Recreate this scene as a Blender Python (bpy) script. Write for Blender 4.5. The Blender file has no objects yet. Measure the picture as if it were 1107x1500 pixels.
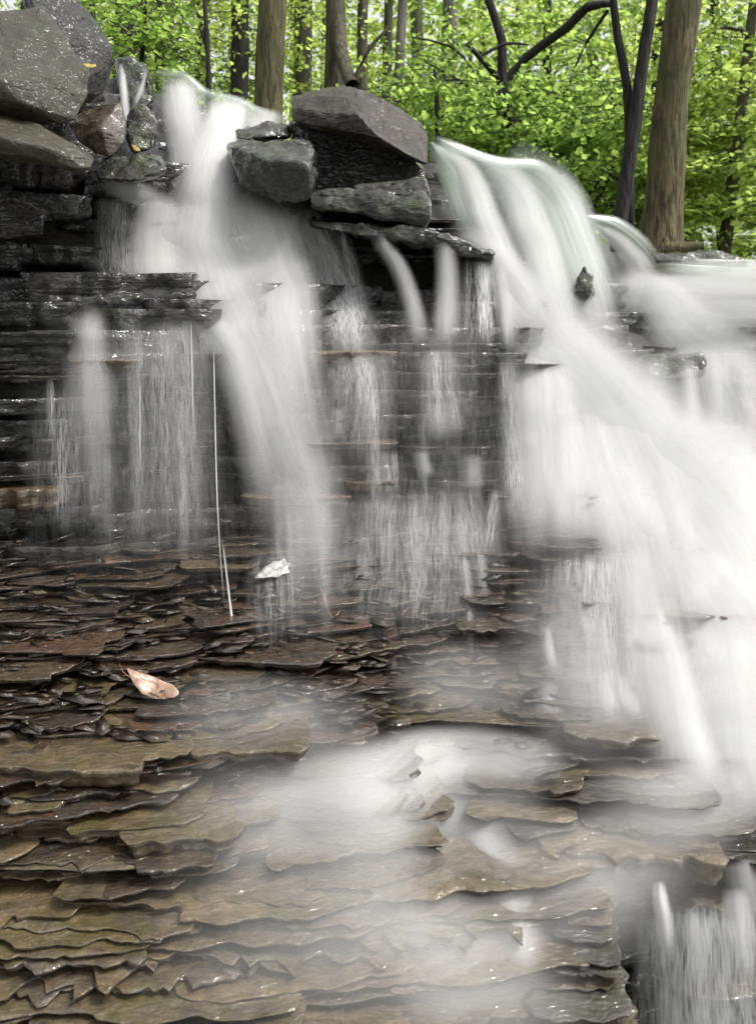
import bpy, bmesh, math, random
import numpy as np
from mathutils import Vector, noise as mnoise
random.seed(7); RNG = np.random.default_rng(7)
sc = bpy.context.scene
COL = sc.collection

# ------------------------------------------------------------------ camera, sky, sun, exposure
FPX, PITCH, PW, PH = 1441.0, math.radians(10.6), 1107.0, 1500.0
cam_d = bpy.data.cameras.new('camera'); cam = bpy.data.objects.new('camera', cam_d); COL.objects.link(cam)
cam.location = (0, 0, 0); cam.rotation_euler = (math.radians(90) - PITCH, 0, 0)
cam_d.sensor_fit = 'VERTICAL'; cam_d.sensor_height = 36.0; cam_d.sensor_width = 26.6
cam_d.lens = 36.0 * FPX / PH
cam_d.clip_start = 0.05; cam_d.clip_end = 500
cam_d.dof.use_dof = True; cam_d.dof.focus_distance = 3.2; cam_d.dof.aperture_fstop = 4.5
sc.camera = cam
w = bpy.data.worlds.new('World'); sc.world = w; w.use_nodes = True
SUN_EL, SUN_ROT = math.radians(58), math.radians(104)
nt = w.node_tree; bg = nt.nodes['Background']
sky = nt.nodes.new('ShaderNodeTexSky'); sky.sky_type = 'NISHITA'; sky.sun_disc = False
sky.sun_elevation = SUN_EL; sky.sun_rotation = SUN_ROT; sky.dust_density = 4.0; sky.air_density = 1.0; sky.ozone_density = 0.6
hs = nt.nodes.new('ShaderNodeHueSaturation'); hs.inputs['Saturation'].default_value = 0.09
nt.links.new(sky.outputs[0], hs.inputs['Color']); nt.links.new(hs.outputs[0], bg.inputs[0]); bg.inputs[1].default_value = 0.15
sun_d = bpy.data.lights.new('sun', 'SUN'); sun = bpy.data.objects.new('sun', sun_d); COL.objects.link(sun)
sun_d.energy = 1.5; sun_d.angle = math.radians(11); sun_d.color = (1.0, 0.96, 0.88)
sdir = Vector((math.sin(SUN_ROT) * math.cos(SUN_EL), math.cos(SUN_ROT) * math.cos(SUN_EL), math.sin(SUN_EL)))
sun.rotation_euler = sdir.to_track_quat('Z', 'Y').to_euler(); sun.location = sdir * 30
sc.view_settings.view_transform = 'Standard'; sc.view_settings.look = 'None'
sc.view_settings.gamma = 1.0; sc.view_settings.exposure = 0.85
sc.view_settings.use_curve_mapping = False
sc.render.engine = 'CYCLES'
cy = sc.cycles
cy.max_bounces = 6; cy.diffuse_bounces = 3; cy.glossy_bounces = 2; cy.transmission_bounces = 4; cy.use_adaptive_sampling = True; cy.adaptive_threshold = .015
cy.transparent_max_bounces = 36; cy.sample_clamp_indirect = 6.0; cy.use_denoising = True

# ------------------------------------------------------------------ helpers
def ray(px, py):
    """unit-depth view ray: a point at depth d (metres ahead, world y) is ray*d"""
    px = np.asarray(px, float); py = np.asarray(py, float)
    a = (px - PW / 2) / FPX; b = -(py - PH / 2) / FPX
    yy = math.cos(PITCH) + b * math.sin(PITCH); zz = -math.sin(PITCH) + b * math.cos(PITCH)
    return np.stack([a / yy, np.ones_like(yy), zz / yy], -1)
def at(px, py, d): return Vector((ray(px, py) * d).tolist())
def fnoise(p, s=1.0, o=4):
    return mnoise.fractal(Vector(p) * s, 0.9, 2.0, o)
def vnoise1(x, seed, octv=4, lac=2.1, gain=0.5):
    """cheap vectorised 1-d noise"""
    x = np.asarray(x, float); out = np.zeros_like(x); a = 1.0; r = np.random.default_rng(seed)
    for k in range(octv):
        tab = r.uniform(-1, 1, 512); i = np.floor(x).astype(int); f = x - i; f = f * f * (3 - 2 * f)
        out += a * (tab[i % 512] * (1 - f) + tab[(i + 1) % 512] * f); x = x * lac + 17.3; a *= gain
    return out
def sstep(a, b, x):
    t = np.clip((np.asarray(x, float) - a) / (b - a), 0, 1); return t * t * (3 - 2 * t)
def link(name, me, mat=None, parent=None, smooth=True):
    o = bpy.data.objects.new(name, me); COL.objects.link(o)
    if mat is not None and not me.materials: me.materials.append(mat)
    if parent is not None: o.parent = parent
    if smooth and len(me.polygons): me.polygons.foreach_set('use_smooth', [True] * len(me.polygons))
    return o
def mesh_np(name, V, F):
    """V (n,3), F (m,k) constant-size faces"""
    V = np.asarray(V, np.float32); F = np.asarray(F, np.int32); k = F.shape[1]
    me = bpy.data.meshes.new(name); me.vertices.add(len(V)); me.vertices.foreach_set('co', V.ravel())
    me.loops.add(F.size); me.loops.foreach_set('vertex_index', F.ravel())
    me.polygons.add(len(F)); me.polygons.foreach_set('loop_start', np.arange(0, F.size, k, dtype=np.int32))
    me.update(calc_edges=True); me.validate(); return me
def tag(o, label=None, cat=None, group=None, kind=None):
    if label: o['label'] = label
    if cat: o['category'] = cat
    if group: o['group'] = group
    if kind: o['kind'] = kind
    return o
def empty(name, loc):
    o = bpy.data.objects.new(name, None); COL.objects.link(o); o.location = loc; o.empty_display_size = .1; return o
def put(name, me, mat, parent):
    """link a mesh built in world space under an Empty that only has a location"""
    o = link(name, me, mat, parent); o.matrix_parent_inverse.identity()
    me.transform(__import__('mathutils').Matrix.Translation(-parent.location)); return o

# ------------------------------------------------------------------ materials
class N:
    def __init__(s, name):
        s.m = bpy.data.materials.new(name); s.m.use_nodes = True; s.t = s.m.node_tree; s.t.nodes.clear()
        s.out = s.n('ShaderNodeOutputMaterial')
    def n(s, typ, **kw):
        x = s.t.nodes.new(typ)
        for k, v in kw.items(): setattr(x, k, v)
        return x
    def l(s, a, b): s.t.links.new(a, b)
    def val(s, sock, v):
        if hasattr(v, 'is_linked') or hasattr(v, 'links'): s.l(v, sock)
        else: sock.default_value = v
    def math(s, op, a, b=0.0, clamp=False):
        x = s.n('ShaderNodeMath', operation=op); x.use_clamp = clamp; s.val(x.inputs[0], a); s.val(x.inputs[1], b); return x.outputs[0]
    def noise(s, vec, scale, detail=5, rough=.55, dist=0.0):
        x = s.n('ShaderNodeTexNoise'); s.l(vec, x.inputs['Vector']); x.inputs['Scale'].default_value = scale
        x.inputs['Detail'].default_value = detail; x.inputs['Roughness'].default_value = rough; x.inputs['Distortion'].default_value = dist
        return x.outputs['Fac']
    def mapr(s, v, a, b, c, d):
        x = s.n('ShaderNodeMapRange'); s.l(v, x.inputs[0])
        for i, q in enumerate((a, b, c, d)): x.inputs[i + 1].default_value = q
        return x.outputs[0]
    def mix(s, f, a, b, mode='MIX'):
        x = s.n('ShaderNodeMix', data_type='RGBA', blend_type=mode); s.val(x.inputs[0], f)
        s.val(x.inputs[6], a); s.val(x.inputs[7], b); return x.outputs[2]
    def scalev(s, vec, xyz):
        x = s.n('ShaderNodeVectorMath', operation='MULTIPLY'); s.l(vec, x.inputs[0]); x.inputs[1].default_value = xyz; return x.outputs[0]
def c4(r, g, b): return (r, g, b, 1)

def rock_mat(name, cols, moss=(0.05, 0.06, 0.015), moss_amt=0.0, rough=(.12, .4), bump=.5, strata=0.5, fine=70, coat=.6, wet_scale=9, wave=.8, wavef=30, lam=0.0):
    k = N(name); g = k.n('ShaderNodeNewGeometry'); pos = g.outputs['Position']; oi = k.n('ShaderNodeObjectInfo')
    big = k.noise(pos, 6, 4); mid = k.noise(pos, 28, 6, .65); fin = k.noise(pos, fine * 2.5, 4, .7)
    st = k.noise(k.scalev(pos, (5, 5, 130)), 1, 4, .6)
    f = k.math('ADD', k.math('MULTIPLY', big, .6), k.math('MULTIPLY', oi.outputs['Random'], .55))
    ra = k.n('ShaderNodeValToRGB'); k.l(f, ra.inputs[0]); els = ra.color_ramp.elements
    while len(els) < len(cols): els.new(.5)
    for i, c in enumerate(cols): els[i].position = .2 + .62 * i / (len(cols) - 1); els[i].color = c4(*c)
    col = k.mix(k.mapr(mid, .35, .62, 0, .8), ra.outputs[0], c4(.42, .42, .42), 'MULTIPLY')
    col = k.mix(k.mapr(fin, .42, .68, 0, .8), col, c4(2.1, 1.95, 1.7), 'MULTIPLY')
    if moss_amt > 0:
        sep = k.n('ShaderNodeSeparateXYZ'); k.l(g.outputs['Normal'], sep.inputs[0])
        mm = k.math('MULTIPLY', k.mapr(k.noise(pos, 11, 5, .65), .48, .62, 0, 1), k.mapr(sep.outputs[2], -.5, .4, .3, 1))
        col = k.mix(k.math('MULTIPLY', mm, moss_amt), col, c4(*moss))
    h = k.math('ADD', k.math('ADD', k.math('MULTIPLY', mid, .6), k.math('MULTIPLY', fin, .25)), k.math('MULTIPLY', st, strata))
    if lam > 0:
        ln_ = k.noise(k.scalev(pos, (1, 1.7, 2.5)), 9, 4, .55, .5); fl_ = k.math('MULTIPLY', k.math('FLOOR', k.math('MULTIPLY', ln_, 17.0)), 1 / 17.0)
        h = k.math('ADD', h, k.math('MULTIPLY', fl_, lam))
        rn = k.n('ShaderNodeTexWhiteNoise', noise_dimensions='1D'); k.l(fl_, rn.inputs['W'])
        col = k.mix(k.math('MULTIPLY', rn.outputs['Value'], .45), col, c4(.45, .42, .42), 'MULTIPLY')
    bp = k.n('ShaderNodeBump'); bp.inputs['Strength'].default_value = min(1, bump * 1.5); bp.inputs['Distance'].default_value = .022; k.l(h, bp.inputs['Height'])
    wv = k.noise(k.scalev(pos, (.7, 1.3, 1.6)), wavef, 2, .45, .8)
    bw = k.n('ShaderNodeBump'); bw.inputs['Strength'].default_value = wave; bw.inputs['Distance'].default_value = .02; k.l(wv, bw.inputs['Height'])
    p = k.n('ShaderNodeBsdfPrincipled'); k.l(col, p.inputs['Base Color']); k.l(bp.outputs[0], p.inputs['Normal'])
    k.l(k.mapr(k.noise(pos, wet_scale, 4), .35, .65, rough[0], rough[1]), p.inputs['Roughness'])
    p.inputs['Coat Weight'].default_value = coat; p.inputs['Coat Roughness'].default_value = .05; k.l(bw.outputs[0], p.inputs['Coat Normal'])
    k.l(p.outputs[0], k.out.inputs[0]); return k.m

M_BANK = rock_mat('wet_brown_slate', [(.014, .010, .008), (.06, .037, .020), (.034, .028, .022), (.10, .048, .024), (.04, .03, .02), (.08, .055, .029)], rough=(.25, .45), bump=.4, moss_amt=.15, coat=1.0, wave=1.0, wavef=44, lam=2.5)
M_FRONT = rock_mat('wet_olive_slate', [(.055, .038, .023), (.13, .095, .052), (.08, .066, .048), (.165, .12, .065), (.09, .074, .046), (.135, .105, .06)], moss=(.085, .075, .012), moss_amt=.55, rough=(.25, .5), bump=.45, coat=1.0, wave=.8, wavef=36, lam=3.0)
M_WALL = rock_mat('wet_shade_dark_rock', [(.004, .0037, .0033), (.009, .0076, .006), (.018, .012, .008), (.006, .006, .006)], moss_amt=.25, rough=(.1, .35), bump=.6, coat=1.0)  # wet dark rock; shade of the overhangs is also put into this near-black base
M_TANLIT = rock_mat('tan_wet_lit_ledge', [(.085, .062, .038), (.15, .108, .066), (.11, .085, .058)], moss_amt=.2, rough=(.2, .4), bump=.45, coat=.5)  # tan stone, colour lightened to stand for light caught on the ledge lips
M_GREY = rock_mat('wet_grey_slate', [(.035, .033, .030), (.075, .068, .056), (.055, .052, .048), (.11, .092, .066), (.07, .066, .058)], moss=(.06, .062, .02), moss_amt=.5, rough=(.25, .5), bump=.5, coat=1.0, wave=.8, wavef=36, lam=3.0)
M_CORE = rock_mat('dark_bedrock', [(.010, .009, .008), (.018, .015, .012)], rough=(.3, .6), bump=.7, coat=.2)
M_BOULDER = rock_mat('grey_olive_boulder', [(.022, .019, .010), (.038, .033, .017), (.052, .046, .026)], moss=(.030, .036, .010), moss_amt=.9, rough=(.4, .65), bump=.55, strata=.15, coat=.3, lam=1.2)
M_BOULDER_D = rock_mat('dark_grey_boulder', [(.014, .013, .011), (.026, .024, .020), (.038, .036, .030)], rough=(.35, .6), bump=.6, strata=.15, coat=.25, lam=1.2, moss=(.02, .024, .010), moss_amt=.7)
M_TANROCK = rock_mat('tan_angular_rock', [(.035, .025, .016), (.065, .048, .03), (.05, .04, .028)], moss=(.05, .06, .02), moss_amt=.3, rough=(.2, .4), bump=.5, coat=.8)
M_CAP = rock_mat('brown_capstone', [(.017, .011, .006), (.032, .021, .012), (.048, .034, .022)], rough=(.3, .5), bump=.8, strata=.15, coat=.3, lam=1.2, moss=(.024, .022, .010), moss_amt=.6)
M_MOSSY = rock_mat('mossy_wet_rock', [(.014, .014, .010), (.026, .024, .016), (.02, .02, .015)], moss=(.045, .062, .016), moss_amt=1.0, rough=(.12, .35), bump=.9, strata=.25, coat=.7)

def water_mat(name, tint=(.82, .82, .81), k1=22, k2=140, stretch=.045, lo=.15, hi=2.0, gloss=.25, tau=2.0, rough=.3, fine=.25, det=3):
    k = N(name); at_ = k.n('ShaderNodeAttribute', attribute_name='flow'); de = k.n('ShaderNodeAttribute', attribute_name='dens')
    a = k.noise(k.scalev(at_.outputs['Vector'], (k1, k1 * stretch, 1)), 1, det, .55)
    b = k.noise(k.scalev(at_.outputs['Vector'], (k2, k2 * stretch * 1.9, 3)), 1, 3, .6)
    s = k.math('MULTIPLY', k.mapr(a, .3, .7, lo, hi), k.mapr(b, .34, .66, 1 - fine, 1 + fine))
    al = k.math('SUBTRACT', 1.0, k.math('POWER', math.e, k.math('MULTIPLY', k.math('MULTIPLY', de.outputs['Fac'], s), -tau)), True)
    di = k.n('ShaderNodeBsdfDiffuse'); di.inputs[0].default_value = c4(*tint)
    tr = k.n('ShaderNodeBsdfTranslucent'); tr.inputs[0].default_value = c4(*tint)
    m1 = k.n('ShaderNodeMixShader'); m1.inputs[0].default_value = .35; k.l(di.outputs[0], m1.inputs[1]); k.l(tr.outputs[0], m1.inputs[2])
    last = m1.outputs[0]
    if gloss > 0:
        gl = k.n('ShaderNodeBsdfGlossy'); gl.inputs['Roughness'].default_value = rough
        bp = k.n('ShaderNodeBump'); bp.inputs['Strength'].default_value = .5; bp.inputs['Distance'].default_value = .01; k.l(a, bp.inputs['Height']); k.l(bp.outputs[0], gl.inputs['Normal'])
        m2 = k.n('ShaderNodeMixShader'); m2.inputs[0].default_value = gloss; k.l(last, m2.inputs[1]); k.l(gl.outputs[0], m2.inputs[2]); last = m2.outputs[0]
    tp = k.n('ShaderNodeBsdfTransparent'); m3 = k.n('ShaderNodeMixShader'); k.l(al, m3.inputs[0]); k.l(tp.outputs[0], m3.inputs[1]); k.l(last, m3.inputs[2])
    k.l(m3.outputs[0], k.out.inputs[0]); return k.m
W_WHITE = water_mat('silky_white_water', k1=15, k2=120, lo=.45, hi=1.4, gloss=0, tau=2.0, fine=.10, det=2)
W_VEIL = water_mat('thin_streaked_veil', k1=24, k2=230, stretch=.035, lo=.08, hi=1.8, gloss=0, tau=1.5, fine=.8)
W_GLASS = water_mat('glassy_green_water', tint=(.52, .62, .50), k1=20, k2=90, stretch=.02, lo=.1, hi=1.9, gloss=.3, tau=1.6, rough=.25)
W_MIST = water_mat('soft_mist', k1=5, k2=60, stretch=.12, lo=.5, hi=1.4, gloss=0, tau=1.2, fine=.1)

def leaf_mat(name, c, t, mixf=.5):
    c = tuple(x * 1.3 for x in c); t = tuple(min(.9, x * 1.25) for x in t)
    k = N(name); a = k.n('ShaderNodeAttribute', attribute_name='tone')
    v = k.mapr(a.outputs['Fac'], 0, 1, .45, 1.5)
    def vv(cc):
        x = k.n('ShaderNodeVectorMath', operation='SCALE'); x.inputs[0].default_value = cc; k.l(v, x.inputs['Scale']); return x.outputs[0]
    p = k.n('ShaderNodeBsdfPrincipled'); k.l(vv(c), p.inputs['Base Color']); p.inputs['Roughness'].default_value = .45
    tr = k.n('ShaderNodeBsdfTranslucent'); k.l(vv(t), tr.inputs[0])
    m = k.n('ShaderNodeMixShader'); m.inputs[0].default_value = mixf; k.l(p.outputs[0], m.inputs[1]); k.l(tr.outputs[0], m.inputs[2])
    k.l(m.outputs[0], k.out.inputs[0]); return k.m
L_A = leaf_mat('bright_green_leaf', (.085, .16, .022), (.38, .54, .12), .62)
L_B = leaf_mat('yellow_green_leaf', (.10, .19, .025), (.52, .64, .16), .64)
L_C = leaf_mat('deep_green_leaf', (.055, .12, .022), (.18, .32, .04), .5)

def bark_mat(name, a, b, moss=0.0):
    k = N(name); tc = k.n('ShaderNodeTexCoord'); v = tc.outputs['Object']
    st = k.noise(k.scalev(v, (34, 34, 5)), 1, 4, .6, .8); fi = k.noise(k.scalev(v, (90, 90, 22)), 1, 4)
    col = k.mix(k.mapr(st, .42, .58, 0, 1), c4(*a), c4(*b))
    if moss: col = k.mix(k.math('MULTIPLY', k.mapr(k.noise(v, 3, 4), .4, .6, 0, 1), moss), col, c4(.06, .075, .02))
    h = k.math('ADD', st, k.math('MULTIPLY', fi, .3)); bp = k.n('ShaderNodeBump'); bp.inputs['Strength'].default_value = .9; bp.inputs['Distance'].default_value = .03; k.l(h, bp.inputs['Height'])
    p = k.n('ShaderNodeBsdfPrincipled'); k.l(col, p.inputs['Base Color']); p.inputs['Roughness'].default_value = .85; k.l(bp.outputs[0], p.inputs['Normal'])
    k.l(p.outputs[0], k.out.inputs[0]); return k.m
B_OAK = bark_mat('brown_ridged_bark', (.05, .04, .02), (.16, .13, .062), .5)
B_DARK = bark_mat('dark_wet_bark', (.008, .007, .006), (.03, .026, .02))
B_GREY = bark_mat('grey_smooth_bark', (.11, .10, .085), (.22, .205, .18), .2)
B_MID = bark_mat('grey_brown_bark', (.04, .034, .025), (.11, .095, .07), .35)

k = N('leaf_litter_soil'); g = k.n('ShaderNodeNewGeometry'); q = k.noise(g.outputs['Position'], 9, 8, .7); q2 = k.noise(g.outputs['Position'], 1.2, 4)
col = k.mix(k.mapr(q, .35, .65, 0, 1), c4(.03, .024, .014), c4(.09, .065, .035)); col = k.mix(k.mapr(q2, .4, .6, 0, .7), col, c4(.04, .07, .015))
p = k.n('ShaderNodeBsdfPrincipled'); k.l(col, p.inputs['Base Color']); p.inputs['Roughness'].default_value = .9; k.l(p.outputs[0], k.out.inputs[0])
bp = k.n('ShaderNodeBump'); bp.inputs['Distance'].default_value = .05; k.l(q, bp.inputs['Height']); k.l(bp.outputs[0], p.inputs['Normal']); M_SOIL = k.m
k = N('dark_pool_water'); p = k.n('ShaderNodeBsdfPrincipled'); p.inputs['Base Color'].default_value = c4(.02, .024, .022); p.inputs['Roughness'].default_value = .08
g = k.n('ShaderNodeNewGeometry'); bp = k.n('ShaderNodeBump'); bp.inputs['Strength'].default_value = .4; bp.inputs['Distance'].default_value = .03
k.l(k.noise(g.outputs['Position'], 5, 3), bp.inputs['Height']); k.l(bp.outputs[0], p.inputs['Normal']); k.l(p.outputs[0], k.out.inputs[0]); M_POOL = k.m
#@@STRUCT
# ------------------------------------------------------------------ the shape of the falls: depth of the rock as a function of (x, z)
CP = [(0,1500,1.70),(300,1500,1.69),(550,1500,1.70),(900,1500,1.72),
 (0,1300,1.95),(300,1310,1.95),(600,1300,1.97),(900,1300,2.0),(1107,1290,2.05),
 (0,1150,2.12),(300,1120,2.22),(520,1200,2.1),(800,1205,2.12),(960,1200,2.2),(1107,1190,2.25),
 (450,1110,2.4),(650,1105,2.55),(820,1120,2.5),(680,1030,2.68),(900,1090,2.4),
 (0,1000,2.45),(300,1000,2.5),(550,1000,2.62),(780,1000,2.65),(1000,1080,2.45),(1107,1150,2.35),
 (0,900,2.75),(300,900,2.85),(600,900,2.92),(780,900,2.88),(1000,900,2.7),(1107,950,2.65),
 (0,830,2.95),(300,820,3.1),(600,820,3.15),(740,800,3.15),(880,800,3.0),(1107,850,2.95),
 (0,700,3.02),(100,720,3.15),(300,700,3.25),(600,700,3.28),(750,700,3.32),(900,700,3.38),(1107,700,3.4),
 (0,560,3.1),(200,560,3.32),(500,560,3.38),(730,560,3.42),(860,600,3.6),(1000,640,3.6),(1107,640,3.65),
 (0,450,3.2),(200,450,3.42),(400,460,3.55),(700,500,3.52),(860,500,3.95),(1000,530,4.1),(1107,520,4.2),
 (0,390,3.6),(150,390,3.75),(300,390,3.8),(480,420,4.05),(600,420,4.15),(710,430,4.1),(800,400,4.3),
 (150,270,3.8),(250,270,3.95),(400,310,3.95),(560,345,3.95),(700,375,3.95),(760,330,4.35),(860,400,4.4),
 (200,115,4.45),(330,155,4.5),(420,190,4.5),(540,200,4.45),(640,215,4.5),(790,250,4.6),(850,315,4.75),(960,380,5.0),(1107,395,5.2),
 (280,200,4.3),(370,240,4.25),(540,250,4.4),(60,120,3.7),(0,250,3.4),(100,250,3.55),
 (1000,440,4.65),(1107,460,4.6)]
cpw = np.array([(ray(a, b) * d) for a, b, d in CP])
extra = np.array([(-1.5, 1.2, -1.75), (0, 1.15, -1.75), (.45, 1.2, -1.75), (-2.6, 3.2, -.6), (-2.6, 4.2, 1.0), (-2.6, 2.2, -1.2), (-2.6, 1.2, -1.75), (2.8, 5.2, .5), (2.8, 3.2, -.6), (2.8, 2.1, -1.3), (2.8, 1.9, -1.75), (-1.2, 3.9, .9)])
cpw = np.vstack([cpw, extra]); cx, cyy, cz = cpw.T
def kern(r): return -r
A2 = np.stack([cx, cz * 1.6], -1); D2 = np.sqrt(((A2[:, None] - A2[None]) ** 2).sum(-1))
n0 = len(A2); Mx = np.zeros((n0 + 1, n0 + 1)); Mx[:n0, :n0] = kern(D2) - np.eye(n0) * .004; Mx[:n0, n0] = 1; Mx[n0, :n0] = 1
wts = np.linalg.solve(Mx, np.append(cyy, 0))
GX = np.linspace(-2.8, 3.0, 291); GZ = np.linspace(-1.8, 1.4, 161)
gg = np.stack(np.meshgrid(GX, GZ * 1.6, indexing='ij'), -1).reshape(-1, 2)
GY = np.concatenate([kern(np.sqrt(((c[:, None] - A2[None]) ** 2).sum(-1))) @ wts[:n0] + wts[n0] for c in np.array_split(gg, 40)]).reshape(len(GX), len(GZ))
# the block under the lower right veil is cut away
xx, zz = np.meshgrid(GX, GZ, indexing='ij')
cut = sstep(.49, .54, xx) * sstep(-1.19, -1.23, zz)
GY = np.where(cut > 0, np.maximum(GY, GY * (1 - cut) + 2.13 * cut), GY)
def Ysurf(x, z):
    x = np.clip((np.asarray(x, float) - GX[0]) / (GX[1] - GX[0]), 0, len(GX) - 1.001); z = np.clip((np.asarray(z, float) - GZ[0]) / (GZ[1] - GZ[0]), 0, len(GZ) - 1.001)
    i = x.astype(int); j = z.astype(int); fx = x - i; fz = z - j
    return GY[i, j] * (1 - fx) * (1 - fz) + GY[i + 1, j] * fx * (1 - fz) + GY[i, j + 1] * (1 - fx) * fz + GY[i + 1, j + 1] * fx * fz
STEPS = np.arange(1.0, 5.6, .012)
def hit(px, py, off=0.0):
    """depth at which the view ray meets the rock surface moved off metres forward"""
    R = ray(px, py); sh = R.shape[:-1]; R = R.reshape(-1, 3); out = np.empty(len(R))
    off = np.broadcast_to(np.asarray(off, float), sh).reshape(-1)
    for i in range(0, len(R), 400):
        r = R[i:i + 400]; P = r[:, None, :] * STEPS[None, :, None]
        ok = STEPS[None] >= Ysurf(P[..., 0], P[..., 2]) - off[i:i + 400, None]
        ix = np.argmax(ok, 1); ix = np.where(ok.any(1), ix, len(STEPS) - 1); out[i:i + 400] = STEPS[ix]
    return out.reshape(sh)
LIP = [(-150,60,3.9),(60,70,4.1),(170,92,4.4),(230,112,4.5),(330,152,4.5),(420,186,4.5),(625,208,4.45),(700,238,4.5),(790,248,4.6),(850,312,4.8),(960,375,5.0),(1107,390,5.2),(1300,395,5.3)]
lipw = np.array([ray(a, b) * d for a, b, d in LIP])
def zlip(x): return np.interp(x, lipw[:, 0], lipw[:, 2])
def ylip(x): return np.interp(x, lipw[:, 0], lipw[:, 1])
def ground(x, y):
    hi = np.interp(x, [-30, -4, lipw[0, 0]], [3.0, 1.6, lipw[0, 2]]) if np.ndim(x) == 0 and x < lipw[0, 0] else zlip(x)
    hi = np.where(np.asarray(x) < lipw[0, 0], lipw[0, 2] + .08 * (lipw[0, 0] - np.asarray(x)), hi)
    hi = hi - .05 + np.clip(np.asarray(y) - 5, 0, 100) * .035 + .06 * np.sin(np.asarray(x) * 1.7 + np.asarray(y) * .9) * sstep(5.5, 7, y)
    lo = -1.78 + .25 * np.clip(np.abs(np.asarray(x)) - 3, 0, 8)
    yl = ylip(x) + .14
    return lo + (hi - lo) * sstep(yl, yl + .22, y)
gx = np.concatenate([np.linspace(-70, -4, 30), np.linspace(-3.8, 3.8, 77), np.linspace(4, 70, 30)])
gy = np.concatenate([np.linspace(-40, 3, 16), np.linspace(3.2, 6.5, 60), np.linspace(6.7, 90, 70)])
X, Y = np.meshgrid(gx, gy, indexing='ij'); Z = ground(X, Y)
ni, nj = X.shape; idx = np.arange(ni * nj).reshape(ni, nj)
quads = np.stack([idx[:-1, :-1], idx[1:, :-1], idx[1:, 1:], idx[:-1, 1:]], -1).reshape(-1, 4)
o = link('ground', mesh_np('ground', np.stack([X, Y, Z], -1).reshape(-1, 3), quads), M_SOIL); tag(o, kind='structure')
o = link('pool', mesh_np('pool', [(-40, -30, -1.7), (40, -30, -1.7), (40, 2.6, -1.7), (-40, 2.6, -1.7)], [(0, 1, 2, 3)]), M_POOL); tag(o, kind='structure')
# bedrock behind the slabs
ix = np.arange(0, len(GX), 2); iz = np.arange(0, len(GZ), 2)
X, Z = np.meshgrid(GX[ix], GZ[iz], indexing='ij'); Yc = GY[np.ix_(ix, iz)] + .13 + .10 * sstep(-.6, -.75, Z) + .02 * np.sin(X * 23 + Z * 41)
zt = zlip(X); Yc = np.where(Z > zt - .04, ylip(X) + .3, Yc); Zc = np.minimum(Z, zt - .05)
ni, nj = X.shape; idx = np.arange(ni * nj).reshape(ni, nj)
quads = np.stack([idx[:-1, :-1], idx[1:, :-1], idx[1:, 1:], idx[:-1, 1:]], -1).reshape(-1, 4)
bed = link('bedrock', mesh_np('bedrock', np.stack([X, Yc, Zc], -1).reshape(-1, 3), quads), M_CORE); tag(bed, kind='structure')

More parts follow.
